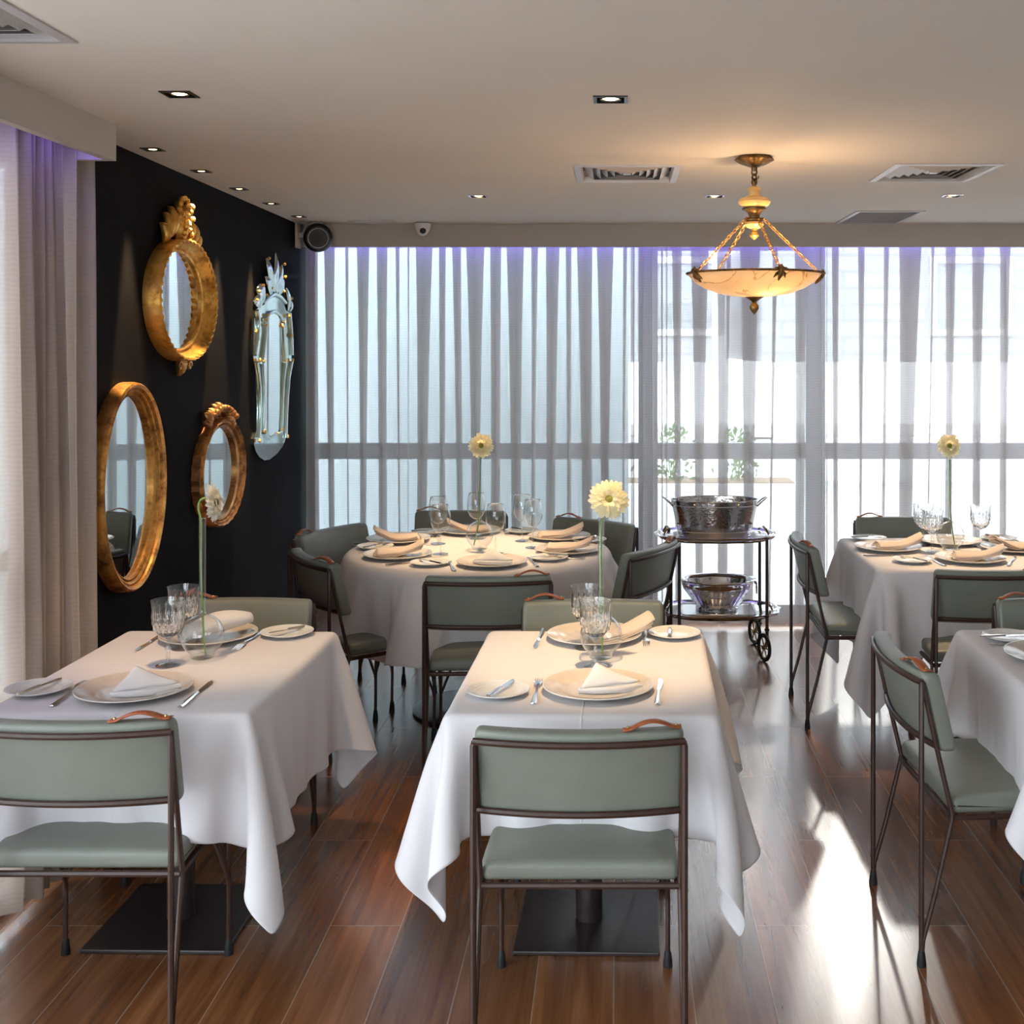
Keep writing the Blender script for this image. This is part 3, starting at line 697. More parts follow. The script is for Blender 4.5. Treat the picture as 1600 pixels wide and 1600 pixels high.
# ------------------------------------------------------------------ tableware prototypes
TZ = .7493
def make_charger():
    t = empty('dinner_plate')
    MB().lathe([(0,0),(.075,0),(.10,.002),(.128,.009),(.150,.0165),(.1525,.018),(.1515,.0195),(.128,.0125),(.104,.0085),(.100,.006),(.09,.005),(0,.005)], 64).build('plate_body', 'plate', t)
    pts = [(.1525*math.cos(2*PI*i/64), .1525*math.sin(2*PI*i/64), .0185) for i in range(64)]
    MB().tube(pts, .0018, 6, closed=True).build('rim_bead', 'plate_rim', t, label='pale raised rim'); return t
def make_side():
    t = empty('side_plate')
    MB().lathe([(0,0),(.045,0),(.06,.003),(.083,.013),(.086,.0145),(.085,.016),(.06,.0065),(.052,.0045),(0,.004)], 48).build('plate_body', 'side_plate', t)
    mb = MB()
    for q in (.062,.070,.078): mb.tube([(q*math.cos(2*PI*i/48), q*math.sin(2*PI*i/48), .0068+(q-.06)*.36) for i in range(48)], .0009, 5, closed=True)
    mb.build('rim_rings', 'side_plate', t); return t
def strip(mb, prof, th=.0022, zf=lambda y: .003):
    vs = []; 
    for y, hw in prof:
        z = zf(y)
        for x, zz in ((-hw,z),(-hw*.5,z+th),(hw*.5,z+th),(hw,z),(hw*.5,z-th*.4),(-hw*.5,z-th*.4)): vs.append((x,y,zz))
    n = len(prof); fs = []
    for i in range(n-1):
        for j in range(6): fs.append((i*6+j,i*6+(j+1)%6,(i+1)*6+(j+1)%6,(i+1)*6+j))
    fs.append((5,4,3,2,1,0)); fs.append(tuple((n-1)*6+j for j in range(6))); mb.add(vs, fs)
def make_fork():
    t = empty('fork'); mb = MB(); zf = lambda y: .0035+.006*math.sin(max(0,min(1,(y+.02)/.14))*PI)*.9
    strip(mb, [(-.12,.002),(-.118,.0075),(-.10,.0085),(-.05,.0062),(-.01,.0042),(.03,.0034)], .0024, zf); mb.build('handle', 'steel', t)
    mb = MB(); strip(mb, [(.03,.0034),(.045,.008),(.060,.0115),(.072,.0118)], .0016, zf)
    for k in range(4):
        x = -.0096+k*.0064; m2 = MB(); strip(m2, [(.070,.0021),(.095,.0017),(.12,.0008)], .0013, zf); mb.add([(a+x,b,c) for a,b,c in m2.v], m2.f)
    mb.build('tines', 'steel', t); return t
def make_knife(L_=.25, bl=.115, name='dinner_knife', hw=.0085):
    t = empty(name); mb = MB(); y0 = -L_/2
    strip(mb, [(y0,.003),(y0+.003,.0075),(y0+.03,.0078),(y0+.08,.006),(y0+L_-bl-.01,.0048),(y0+L_-bl,.005)], .0042, lambda y: .003); mb.build('handle', 'steel', t)
    n = 10; vs = []; b0 = y0+L_-bl
    for i in range(n+1):
        f = i/n; y = b0+bl*f; r = .005+.0045*math.sin(min(1,f*1.4)*PI/2); l = -.005
        if f > .75: r *= math.sqrt(max(0,1-((f-.75)/.25)**2))*.9+.1*(1-f); 
        if f > .85: l = -.005*(1-(f-.85)/.15*.9)
        r = max(r, l+.0006); vs += [(l,y,.0038),(r,y,.003),(l,y,.0022)]
    fs = []
    for i in range(n):
        for j in range(3): fs.append((i*3+j,i*3+(j+1)%3,(i+1)*3+(j+1)%3,(i+1)*3+j))
    fs.append((2,1,0)); fs.append((n*3,n*3+1,n*3+2)); MB().add(vs,fs).build('blade', 'steel', t, auto=25); return t
PLATE, SIDE, FORK, KNIFE, BUTTER = make_charger(), make_side(), make_fork(), make_knife(), make_knife(.17,.085,'butter_knife')
def make_goblet():
    t = empty('crystal_goblet')
    def flute(i, a): return 1+.035*math.cos(16*a)
    out = [(.012,.082),(.026,.092),(.038,.108),(.044,.130),(.0455,.155)]
    MB().lathe(out+[(.0462,.175),(.0495,.195),(.0480,.195),(.0445,.176),(.0435,.155),(.042,.131),(.036,.110),(.024,.096),(0,.090)], 64, fn=lambda i, a: 1+.035*math.cos(16*a) if 1 <= i <= 4 else 1).build('bowl', 'crystal', t, auto=60)
    MB().lathe([(.012,.082),(.0065,.076),(.0055,.055),(.008,.048),(.0055,.040),(.0055,.016),(.010,.008),(.034,.003),(.036,.0015),(.036,0),(0,0)], 16).build('stem', 'glass', t, auto=30)
    mb = MB()   # cut wedges round the bowl
    for k in range(16):
        a = 2*PI*(k+.5)/16
        for z, r in ((.112,.0405),(.128,.0445),(.145,.0462)):
            c, s_ = math.cos(a), math.sin(a); w_ = .0055
            p = lambda rr, dz, da: ((rr)*math.cos(a+da), rr*math.sin(a+da), z+dz)
            mb.add([p(r-.0006,-.008,0),p(r-.0006,0,.11),p(r-.0006,.008,0),p(r-.0006,0,-.11),p(r+.0026,0,0)], [(0,1,4),(1,2,4),(2,3,4),(3,0,4)])
    mb.build('cut_facets', 'crystal', t, smooth=False); return t
def make_wine():
    t = empty('wine_glass')
    MB().lathe([(.004,.096),(.018,.100),(.034,.115),(.044,.140),(.0465,.165),(.0430,.195),(.0375,.225)], 40).xf(lambda p: p).build('bowl', 'glass', t, auto=80)
    MB().tube([(.0375*math.cos(2*PI*i/40),.0375*math.sin(2*PI*i/40),.225) for i in range(40)], .0007, 5, closed=True).build('rim', 'crystal', t)
    MB().lathe([(.006,.098),(.0038,.088),(.0032,.05),(.0034,.02),(.007,.007),(.034,.002),(.036,.001),(.036,0),(0,0)], 32).build('stem', 'glass', t, auto=60)
    return t
def make_vase():
    t = empty('bubble_vase'); R = .064; pr = [(0,.002),(.025,.0015),(.036,.004)]
    for i in range(3, 19): a = -PI/2+PI*i/20*1.06+.1; pr.append((R*math.cos(a), .006+R+R*math.sin(a))) if math.cos(a)*R > .012 else None
    pr += [(.0105,.138),(.0098,.15),(.0098,.30),(.0098,.425)]
    MB().lathe(pr, 48).build('vase_body', 'glass', t, auto=80)
    MB().tube([(.0098*math.cos(2*PI*i/24),.0098*math.sin(2*PI*i/24),.425) for i in range(24)], .0011, 5, closed=True).build('lip', 'crystal', t)
    MB().lathe([(0,0),(.026,0),(.027,.002),(.02,.004),(0,.0055)], 32).build('thick_foot', 'glass', t)
    return t
def flower(name, base, pts, head, normal, R, petal, label, seed):
    t = empty(name, base); tag(t, label, 'flower', 'gerbera flowers'); b = Vector(base)
    P3 = [Vector(p) for p in pts]
    # smooth the stem
    def cr(p0,p1,p2,p3,u): return .5*((2*p1)+(p2-p0)*u+(2*p0-5*p1+4*p2-p3)*u*u+(3*p1-p0-3*p2+p3)*u**3)
    Q = [P3[0]]+P3+[P3[-1]]; sm = []
    for i in range(1,len(Q)-2):
        for k in range(8): sm.append(cr(Q[i-1],Q[i],Q[i+1],Q[i+2],k/8))
    sm.append(P3[-1]); MB().tube(sm, .0032, 8).build('stem', 'stem', t)
    n = Vector(normal).normalized(); q = n.to_track_quat('Z','Y'); h = Vector(head); rr = random.Random(seed); mb = MB()
    for layer, (cnt, r0, r1, lift, wd) in enumerate(((26,.2,1.12,.05,.15),(24,.2,.92,.16,.14),(20,.15,.72,.30,.12),(16,.12,.48,.45,.09))):
        for k in range(cnt):
            a = 2*PI*(k+rr.uniform(-.3,.3)+layer*.5)/cnt; Rr = R*r1*rr.uniform(.88,1.06); W = R*wd*rr.uniform(.85,1.15); lf = lift+rr.uniform(-.06,.08)
            vs = []
            for u in (0,.25,.5,.75,.92,1.0):
                rad = R*r0+(Rr-R*r0)*u; wd_ = W*(.35+.65*math.sin(min(1,u*1.25)*PI/2))*(1 if u < .9 else (.6 if u < .99 else .12)); z = R*(lf*u - .22*u*u)+.004
                for s_ in (-1,0,1):
                    vs.append((rad*math.cos(a)-s_*wd_*math.sin(a), rad*math.sin(a)+s_*wd_*math.cos(a), z+(.0 if s_ else -.0015)))
            fs = [(i*3+j,i*3+j+1,(i+1)*3+j+1,(i+1)*3+j) for i in range(5) for j in range(2)]; mb.add(vs, fs)
    mb.xf(lambda p: h+q@p); mb.build('petals', petal, t, auto=180)
    MB().lathe([(0,.012),(R*.12,.012),(R*.19,.009),(R*.22,.003),(R*.2,-.004),(R*.1,-.010),(.003,-.014)][::-1], 20).xf(lambda p: h+q@p).build('flower_eye', 'flower_eye', t, label='green centre')
    return t
GOB, WINE, VASE = make_goblet(), make_wine(), make_vase()
def layer_patch(mb, A, B, C, bulge, n=12, th=.0025):
    A, B, C = Vector(A), Vector(B), Vector(C); idx = {}; vs = []; fs = []
    for i in range(n+1):
        for j in range(n+1-i):
            u, v = i/n, j/n; w_ = 1-u-v; p = A*w_+B*u+C*v; p.z += bulge*(27*u*v*w_)+.0022*math.sin(14*u+9*v)*(1-w_)
            idx[i,j] = len(vs); vs.append(p)
    for i in range(n):
        for j in range(n-i):
            fs.append((idx[i,j],idx[i+1,j],idx[i,j+1]))
            if j < n-i-1: fs.append((idx[i+1,j],idx[i+1,j+1],idx[i,j+1]))
    mb.add(vs, fs)
def solid(o, th=.0025):
    s_ = o.modifiers.new('thickness','SOLIDIFY'); s_.thickness = th; s_.offset = 0; return o
def make_napkin_peak():
    mb = MB()
    layer_patch(mb, (-.070,-.040,.010), (.105,-.012,.010), (-.010,.075,.012), .004)
    layer_patch(mb, (-.068,-.042,.016), (.100,.000,.017), (-.018,.055,.040), .008)
    layer_patch(mb, (-.066,-.044,.021), (.098,.010,.024), (-.024,.040,.068), .006)
    mb.tube([(-.070,-.040,.015),(-.03,-.050,.016),(.03,-.042,.016),(.07,-.022,.017),(.103,-.002,.018)], [.004,.008,.009,.007,.002], 8)
    mb.tube([(-.070,-.038,.010),(-.02,-.044,.010),(.05,-.034,.010),(.10,-.010,.011)], [.003,.006,.006,.002], 8)
    return solid(mb.build('folded_napkin', 'napkin', auto=50))
def make_napkin_roll(mname='napkin_blush', name='folded_napkin'):
    mb = MB()
    for k in range(3):
        def fn(u, v, k=k):
            x = -.105+.21*u; y = (-.052+.104*v)*(1-.30*abs(u-.25)); up = .045*max(0,u-.45)**1.5*1.7*(1+.2*k)
            z = .011+.005*k+.010*math.sin(PI*v)*(1+.3*k)+up+.006*math.sin(u*7+k)*(v-.5)+.02*max(0,.18-u)
            return (x+.006*k, y+.004*k*math.sin(3*u), z)
        mb.grid(18, 9, fn)
    return solid(mb.build(name, mname, auto=50), .003)
def make_napkin_cone():
    mb = MB()
    for k, sc in enumerate((1,.8,.6)):
        def fn(u, v, sc=sc):
            r = (.008+.030*math.sin(PI*min(1,(1-u)*.75+.12)))*sc; a = 2*PI*v
            return (-.11+.225*u, r*1.35*math.cos(a)-.01*u, .012+.035*u+r*.8*(1+math.sin(a)))
        mb.grid(18, 16, fn)
    return solid(mb.build('rolled_napkin', 'napkin', auto=60), .002)
NPK, NRL, NCN = make_napkin_peak(), make_napkin_roll(), make_napkin_cone()
def put_plate(x, y, lab): return place(PLATE, (x,y,TZ), 0, lab, 'plate', 'beige dinner plates')
def put_side(x, y, lab): return place(SIDE, (x,y,TZ), 0, lab, 'side plate', 'white side plates')
def put_fork(x, y, a, lab): return place(FORK, (x,y,TZ+.0005), D2R(a), lab, 'fork', 'forks')
def put_knife(x, y, a, lab): return place(KNIFE, (x,y,TZ+.0005), D2R(a), lab, 'knife', 'dinner knives')
def put_butter(x, y, a, lab, tilt=0): return place(BUTTER, (x,y,TZ+.0135), 0, lab, 'butter knife', 'butter knives', rot=(tilt,0,D2R(a)))
def put_nap(proto, x, y, a, lab, dz=.0): return place(proto, (x,y,TZ-.002+dz), D2R(a), lab, 'napkin', 'folded napkins')

# centre front table
put_plate(-.053,3.269,'beige dinner plate at the near end of the centre front table'); put_nap(NPK,-.035,3.262,0,'white peaked napkin on the near plate of the centre front table')
put_side(-.325,3.23,'white side plate at the near left of the centre front table'); put_butter(-.318,3.235,-18,'butter knife on the near side plate of the centre front table')
put_fork(-.222,3.25,0,'silver fork left of the near plate on the centre front table'); put_knife(.113,3.25,-4,'silver knife right of the near plate on the centre front table')
put_plate(-.075,3.845,'beige dinner plate at the far end of the centre front table'); put_nap(NRL,.0,3.835,25,'blush napkin on the far plate of the centre front table')
put_side(.187,3.876,'white side plate at the far right corner of the centre front table'); put_butter(.172,3.885,178,'butter knife upright against the far side plate of the centre front table', D2R(6))
put_fork(.092,3.85,180,'silver fork right of the far plate on the centre front table'); put_knife(-.253,3.83,178,'silver knife left of the far plate on the centre front table')
# left front table
put_plate(-1.324,3.245,'beige dinner plate at the near end of the left front table'); put_nap(NPK,-1.30,3.235,8,'white peaked napkin on the near plate of the left front table')
put_side(-1.59,3.25,'white side plate at the near left corner of the left front table'); put_butter(-1.585,3.25,-14,'butter knife on the near side plate of the left front table')
put_fork(-1.492,3.23,2,'silver fork left of the near plate on the left front table'); put_knife(-1.147,3.225,0,'silver knife right of the near plate on the left front table')
put_plate(-1.328,3.846,'beige dinner plate at the far end of the left front table'); put_nap(NCN,-1.30,3.82,38,'white rolled napkin on the far plate of the left front table')
put_side(-1.085,3.888,'white side plate at the far right corner of the left front table'); put_butter(-1.085,3.895,150,'butter knife on the far side plate of the left front table', D2R(4))
put_fork(-1.185,3.80,178,'silver fork right of the far plate on the left front table'); put_knife(-1.495,3.80,180,'silver knife left of the far plate on the left front table')
# goblets and vases
GG = 'cut crystal goblets'
for x, y, lab in ((-.065,3.515,'nearer crystal goblet beside the vase on the centre front table'),(-.10,3.72,'farther crystal goblet on the centre front table'),
    (-1.336,3.52,'nearer crystal goblet beside the vase on the left front table'),(-1.363,3.715,'farther crystal goblet on the left front table'),
    (1.457,5.64,'farther left crystal goblet on the far right table'),(1.453,5.46,'nearer left crystal goblet on the far right table'),(1.717,5.60,'crystal goblet right of the flower on the far right table')):
    place(GOB, (x,y,TZ), 0, lab, 'goblet', GG)
VV = [(-.05,3.60,'bubble vase on the centre front table'),(-1.262,3.60,'bubble vase on the left front table'),(-.642,5.52,'bubble vase on the round table'),(1.546,5.50,'bubble vase on the far right table')]
for x, y, lab in VV: place(VASE, (x,y,TZ), 0, 'clear glass '+lab, 'vase', 'bubble vases')
flower('gerbera_flower', (VV[0][0],VV[0][1],TZ), [(.004,0,.012),(.003,0,.12),(.0,0,.25),(.001,0,.40),(.006,-.002,.45),(.020,.008,.482)], (.024,-.006,.485), (.08,-1,.22), .056, 'petal', 'cream gerbera flower on the centre front table', 1)
flower('gerbera_flower', (VV[1][0],VV[1][1],TZ), [(.010,0,.012),(.002,0,.10),(-.004,0,.28),(-.004,0,.41),(-.012,0,.455),(-.006,0,.480),(.014,0,.488),(.026,0,.482)], (.036,0,.474), (1,-.05,.12), .056, 'petal_white', 'drooping white gerbera flower in side view on the left front table', 2)
flower('gerbera_flower', (VV[2][0],VV[2][1],TZ), [(-.028,0,.020),(-.014,0,.08),(-.002,0,.16),(.002,0,.30),(.004,0,.44),(.008,.006,.470)], (.008,-.006,.485), (-.05,-1,.12), .054, 'petal', 'cream gerbera flower on the round table', 3)
flower('gerbera_flower', (VV[3][0],VV[3][1],TZ), [(.022,0,.018),(.010,0,.09),(.002,0,.17),(-.001,0,.32),(-.002,0,.44),(-.004,.006,.470)], (-.006,-.006,.486), (-.05,-1,.12), .052, 'petal', 'cream gerbera flower on the far right table', 4)
# round table
rs = [(-.545,5.146,'near side'),(-.99,5.33,'near left'),(-1.066,5.76,'far left'),(-.75,6.02,'far side'),(-.287,5.84,'far right'),(-.226,5.46,'near right')]
sp = [(-.814,5.135),(-1.135,5.55),(-.955,5.985),(-.485,6.02),(-.138,5.74),(-.305,5.26)]
for i, ((x, y, wh), (sx, sy)) in enumerate(zip(rs, sp)):
    put_plate(x, y, 'beige dinner plate on the %s of the round table' % wh)
    ang = math.degrees(math.atan2(RC[1]-y, RC[0]-x))-90
    if i == 0: put_nap(NPK, x+.0, y, -25, 'blush napkin in a peak on the near side plate of the round table')
    else: put_nap(NRL, x, y, (12, 12, 178, 190, 8, -12)[i] if i != 2 else 185, 'blush napkin on the %s plate of the round table' % wh)
    put_side(sx, sy, 'small white side plate at the %s setting of the round table' % wh)
    put_butter(sx, sy, ang+30, 'butter knife on the %s side plate of the round table' % wh)
    dv = Vector((math.cos(D2R(ang)), math.sin(D2R(ang)), 0)); dd = .178
    put_knife(x+dv.x*dd, y+dv.y*dd, ang, 'silver knife right of the %s setting on the round table' % wh)
    put_fork(x-dv.x*dd, y-dv.y*dd, ang, 'silver fork left of the %s setting on the round table' % wh)
for x, y, lab in ((-.86,5.68,'farther of the left pair of wine glasses on the round table'),(-.807,5.40,'nearer of the left pair of wine glasses on the round table'),(-.695,5.83,'wine glass behind the vase on the round table'),
    (-.558,5.42,'wine glass right in front of the vase on the round table'),(-.464,5.76,'farther of the right pair of wine glasses on the round table'),(-.398,5.57,'nearer of the right pair of wine glasses on the round table')):
    place(WINE, (x,y,TZ), 0, lab, 'wine glass', 'round table wine glasses')
# far right table
put_plate(1.262,5.526,'beige dinner plate at the left end of the far right table'); put_nap(NRL,1.30,5.52,5,'blush napkin on the left plate of the far right table')
put_plate(1.56,5.235,'beige dinner plate on the near side of the far right table'); put_nap(NRL,1.585,5.235,-8,'blush napkin on the near plate of the far right table')
put_plate(1.595,5.70,'beige dinner plate on the far side of the far right table'); put_plate(1.845,5.50,'beige dinner plate at the right end of the far right table'); put_nap(NRL,1.84,5.50,200,'blush napkin on the right plate of the far right table')
put_side(1.294,5.20,'white side plate at the near left corner of the far right table'); put_butter(1.30,5.205,30,'butter knife on the near left side plate of the far right table')
put_side(1.23,5.79,'white side plate at the far left corner of the far right table'); put_butter(1.225,5.79,-80,'butter knife on the far left side plate of the far right table')
put_side(1.865,5.785,'white side plate at the far right corner of the far right table'); put_butter(1.865,5.785,210,'butter knife on the far right side plate of the far right table')
put_fork(1.395,5.215,8,'silver fork left of the near plate on the far right table'); put_knife(1.735,5.21,-25,'silver knife right of the near plate on the far right table')
put_knife(1.235,5.345,-88,'silver knife lying along the left edge of the far right table'); put_fork(1.28,5.70,-92,'silver fork by the far left corner of the far right table')
put_knife(1.41,5.76,160,'silver knife left of the far plate on the far right table')
# near right table
put_plate(1.335,3.60,'beige dinner plate on the near right table, cut by the right edge'); put_side(1.268,3.83,'white side plate at the far left corner of the near right table')
put_butter(1.25,3.815,-82,'butter knife across the side plate of the near right table'); put_fork(1.30,3.755,-90,'silver fork beside the plate on the near right table')
put_nap(NRL,1.36,3.60,0,'blush napkin on the plate of the near right table')

# ------------------------------------------------------------------ wall mirrors (u along wall, v up, w out from wall)
WD = Vector((-.0338,1,0)).normalized(); WN = Vector((WD.y,-WD.x,0))
def wall_frame(y, z): 
    return Matrix(((WD.x,0,WN.x,WX(y)),(WD.y,0,WN.y,y),(0,1,0,z),(0,0,0,1)))
def W(mb, cu, cv): return mb    # local shapes are given in (u, v, w)
def mirror_root(name, y, z, label):
    t = empty(name); t.matrix_world = wall_frame(y, z); tag(t, label, 'mirror', 'wall mirrors'); return t
def ell_frame(mb, a0, b0, a1, b1, prof, n=72, wob=0, k=0):
    m = len(prof); vs = []
    for i in range(n):
        th = 2*PI*i/n; q = 1+wob*math.cos(k*th)
        for s_, w_ in prof: vs.append(((a0+(a1-a0)*s_)*math.cos(th)*(q if s_ > .7 else 1), (b0+(b1-b0)*s_)*math.sin(th)*(q if s_ > .7 else 1), w_))
    fs = [(i*m+j, ((i+1)%n)*m+j, ((i+1)%n)*m+(j+1)%m, i*m+(j+1)%m) for i in range(n) for j in range(m)]
    mb.add(vs, fs)
def ell_disc(a, b, w0, w1, n=64):
    mb = MB(); mb.prism([(a*math.cos(2*PI*i/n), b*math.sin(2*PI*i/n)) for i in range(n)], w0, w1); return mb
def lobe(mb, base, tip, wd, th, w0=.02, curl=.0, n=9, m=8):
    base, tip = Vector((*base,0)), Vector((*tip,0)); d = tip-base; l = d.length; d.normalize(); nrm = Vector((-d.y,d.x,0)); vs = []
    for i in range(n):
        u = i/(n-1); r = wd*math.sin(PI*(.12+.80*u))**.8*(1 if u < .98 else .5); c = base+d*l*u+nrm*curl*math.sin(PI*u*.5)**2
        for j in range(m):
            a = 2*PI*j/m; p = c+nrm*r*math.cos(a); vs.append((p.x,p.y,w0+th*(.55+.45*math.sin(a))*(math.sin(PI*(.15+.7*u))) + curl*.15*u))
    fs = [(i*m+j,i*m+(j+1)%m,(i+1)*m+(j+1)%m,(i+1)*m+j) for i in range(n-1) for j in range(m)]; fs += [tuple(range(m))[::-1], tuple((n-1)*m+j for j in range(m))]
    mb.add(vs, fs)
def bead(mb, u, v, w_, r, n=8):
    mb.lathe([(0,-r),(r*.7,-r*.7),(r,0),(r*.7,r*.7),(0,r)], n, (u,v,w_))
# gilt mirror with tall crest
t = mirror_root('gilt_mirror', 4.84, 1.885, 'bright gilt oval mirror with tall carved crest, highest on the black wall')
mb = MB(); ell_frame(mb, .285,.197,.357,.248, [(0,.012),(0,.024),(.15,.028),(.28,.022),(.45,.036),(.62,.040),(.8,.066),(.92,.073),(1.0,.066),(1.0,.002),(.3,.0),(0,.0)], 96)
fr = mb.build('frame', 'gold', t, auto=50)
mb = MB()
for i in range(46):
    a = 2*PI*i/46; lobe(mb, (.342*math.cos(a),.237*math.sin(a)), (.352*math.cos(a+.11),.247*math.sin(a+.11)), .008, .014, .062, n=5, m=6)
mb.build('carved_edge', 'gold', fr)
ell_disc(.290,.202,.012,.016).build('mirror_glass', 'mirror', t, smooth=False)
mb = MB()
for k, (u0,v0,u1,v1,wd) in enumerate([(-.17,.225,-.215,.285,.026),(-.14,.24,-.175,.335,.024),(-.10,.25,-.12,.370,.026),(.17,.225,.20,.285,.024),(.14,.24,.165,.325,.024),(.10,.25,.11,.345,.024)]):
    lobe(mb, (u0,v0),(u1,v1), wd, .05, .01, curl=-.02 if u0 < 0 else .02)
lobe(mb, (0,.235),(-.01,.405), .080, .055, .008)
for k in range(9): a = PI*(k/8); bead(mb, -.005+.075*math.cos(a), .335+.080*math.sin(a), .045, .014)
mb.build('crest', 'gold', t, auto=60)
mb = MB(); r2 = random.Random(4)
for k in range(24): bead(mb, r2.uniform(-.045,.04), r2.uniform(.26,.39), .058+r2.uniform(-.006,.008), r2.uniform(.009,.016), 7)
mb.build('crest_rosettes', 'gold', t)
mb = MB()
for u, v, a in ((-.055,-.27,.03),(.055,-.27,-.03),(-.03,-.245,.02),(.03,-.245,-.02),(0,-.29,0)): lobe(mb, (u*.4,-.235),(u+a,v-.02), .028, .045, .008, curl=a*.6)
for u in (-.06,.06): mb.tube([(u+.022*math.cos(q*.6)*(1-q*.07), -.268+.022*math.sin(q*.6)*(1-q*.07), .045) for q in range(12)], .006, 6)
mb.build('pendant_carving', 'gold_old', t, auto=60)
# plain oval
t = mirror_root('oval_mirror', 4.30, 1.188, 'large plain worn gold oval mirror, lowest on the black wall beside the curtain')
mb = MB(); ell_frame(mb, .235,.33,.318,.380, [(0,.010),(0,.026),(.12,.032),(.2,.024),(.3,.036),(.42,.040),(.5,.034),(.6,.048),(.8,.054),(.93,.048),(1,.032),(1,.0),(0,0)], 96)
mb.build('frame', 'gold_old', t, auto=35)
ell_disc(.24,.335,.010,.014).build('mirror_glass', 'mirror', t, smooth=False)
# small oval with leafy crest
t = mirror_root('crested_mirror', 5.40, 1.123, 'small dark gilt oval mirror with leafy crest, behind the white flower')
mb = MB(); ell_frame(mb, .25,.206,.345,.245, [(0,.008),(0,.026),(.2,.032),(.32,.024),(.5,.040),(.66,.036),(.85,.048),(1,.036),(1,0),(0,0)], 96, .012, 30)
mb.build('frame', 'gold_dark', t, auto=40)
ell_disc(.256,.212,.008,.012).build('mirror_glass', 'mirror', t, smooth=False)
mb = MB(); r3 = random.Random(9)
for k in range(17):
    f = k/16; u = -.23+.40*f; v = .215+.095*math.sin(PI*min(1,.12+.85*f)); 
    lobe(mb, (u*.8, v-.035),(u+r3.uniform(-.02,.02), v+r3.uniform(-.005,.02)), r3.uniform(.018,.028), .045, .008, curl=r3.uniform(-.012,.012), n=7)
for k in range(9): f = k/8; bead(mb, -.17+.33*f, .225+.07*math.sin(PI*(.2+.7*f)), .046, .016)
mb.build('crest', 'gold_dark', t, auto=60)
# venetian mirror
t = mirror_root('venetian_mirror', 6.33, 1.64, 'tall narrow venetian mirror with mirrored leaf crest, nearest the far corner')
def vp(xc, yc, w_=.03):     # from the enlarged view of the mirror to wall coordinates
    px, py = 360+xc/4.575, 380+yc/4.575; y = (1.6504-w_)*1850/(902.5-px); z = 1.7+(540-py)/1850*y
    return ((y-6.33), z-1.64)
outl = [(322,350),(275,375),(238,420),(215,465),(192,480),(188,560),(185,650),(180,790),(186,850),(198,930),(203,1050),(206,1200),(204,1340),(190,1400),(186,1440),(200,1490),(225,1530),(262,1552),(300,1545),(350,1505),(392,1450),(410,1400),(412,1330),(414,1200),(422,1050),(434,930),(452,850),(452,790),(456,650),(448,560),(440,500),(430,470),(405,410),(365,365)]
poly = [vp(*p) for p in outl]
MB().prism(poly, .0, .018).build('mirrored_body', 'mirror_edge', t, smooth=False)
def vtube(mb, pts, r, w_): mb.tube([(*vp(*p), w_) for p in pts], r, 8)
inner = [(262,560),(272,530),(300,505),(325,500),(350,515),(370,545),(378,585),(378,700),(372,830),(366,1000),(360,1200),(352,1345),(325,1370),(290,1385),(262,1350),(258,1200),(258,1000),(250,850),(258,700)]
MB().prism([vp(*p) for p in inner], .018, .024).build('mirror_glass', 'mirror', t, smooth=False)
mb = MB()
for pts in ([(262,540),(262,640),(248,760),(238,840)],[(238,860),(246,1000),(250,1200),(246,1340)],[(382,580),(388,700),(400,840)],[(400,860),(384,1000),(376,1200),(372,1340)],
            [(198,480),(212,560),(205,680),(184,800)],[(432,500),(440,600),(446,700),(448,800)],[(196,850),(214,960),(222,1200),(212,1390)],[(446,850),(424,960),(408,1200),(404,1390)],
            [(240,430),(285,385),(322,365),(362,380),(402,425)],[(262,540),(285,500),(322,488),(360,510),(382,560)],[(255,1350),(290,1395),(330,1375),(372,1345)]):
    vtube(mb, pts, .011, .024)
mb.build('bevelled_strips', 'mirror_edge', t, auto=70)
mb = MB()
for xc, yc in ((258,545),(270,515),(384,560),(372,588),(212,835),(240,840),(402,840),(446,835),(420,520),(262,585),(182,628),(440,660),(245,1345),(208,1410),(372,1330),(340,1365),(410,1380)):
    u, v = vp(xc,yc)
    for k in range(4): a = k*PI/2+.4; bead(mb, u+.010*math.cos(a), v+.006*math.sin(a), .031, .0058, 7)
mb.build('gold_rosettes', 'gold', t)
for k, (b, e, wd) in enumerate([((322,350),(335,70),.046),((310,350),(268,110),.042),((335,350),(378,155),.044),((300,360),(262,240),.036),((350,355),(384,245),.042),((255,385),(200,330),.05),((235,420),(180,410),.036),((425,480),(408,320),.028),((436,490),(430,400),.022)]):
    mb = MB(); B, E = vp(*b), vp(*e); lobe(mb, B, E, wd, .03, .014); mb.build('crest_leaf', 'mirror_edge', t, auto=60)
mb = MB()
for xc, yc in ((268,108),(378,150),(384,240),(375,345),(345,180),(225,300),(195,345),(180,405),(250,370),(428,395),(290,215),(284,320)):
    u, v = vp(xc,yc); mb = MB(); bead(mb, u, v, .038, .009); mb.build('gold_tip', 'gold', t)

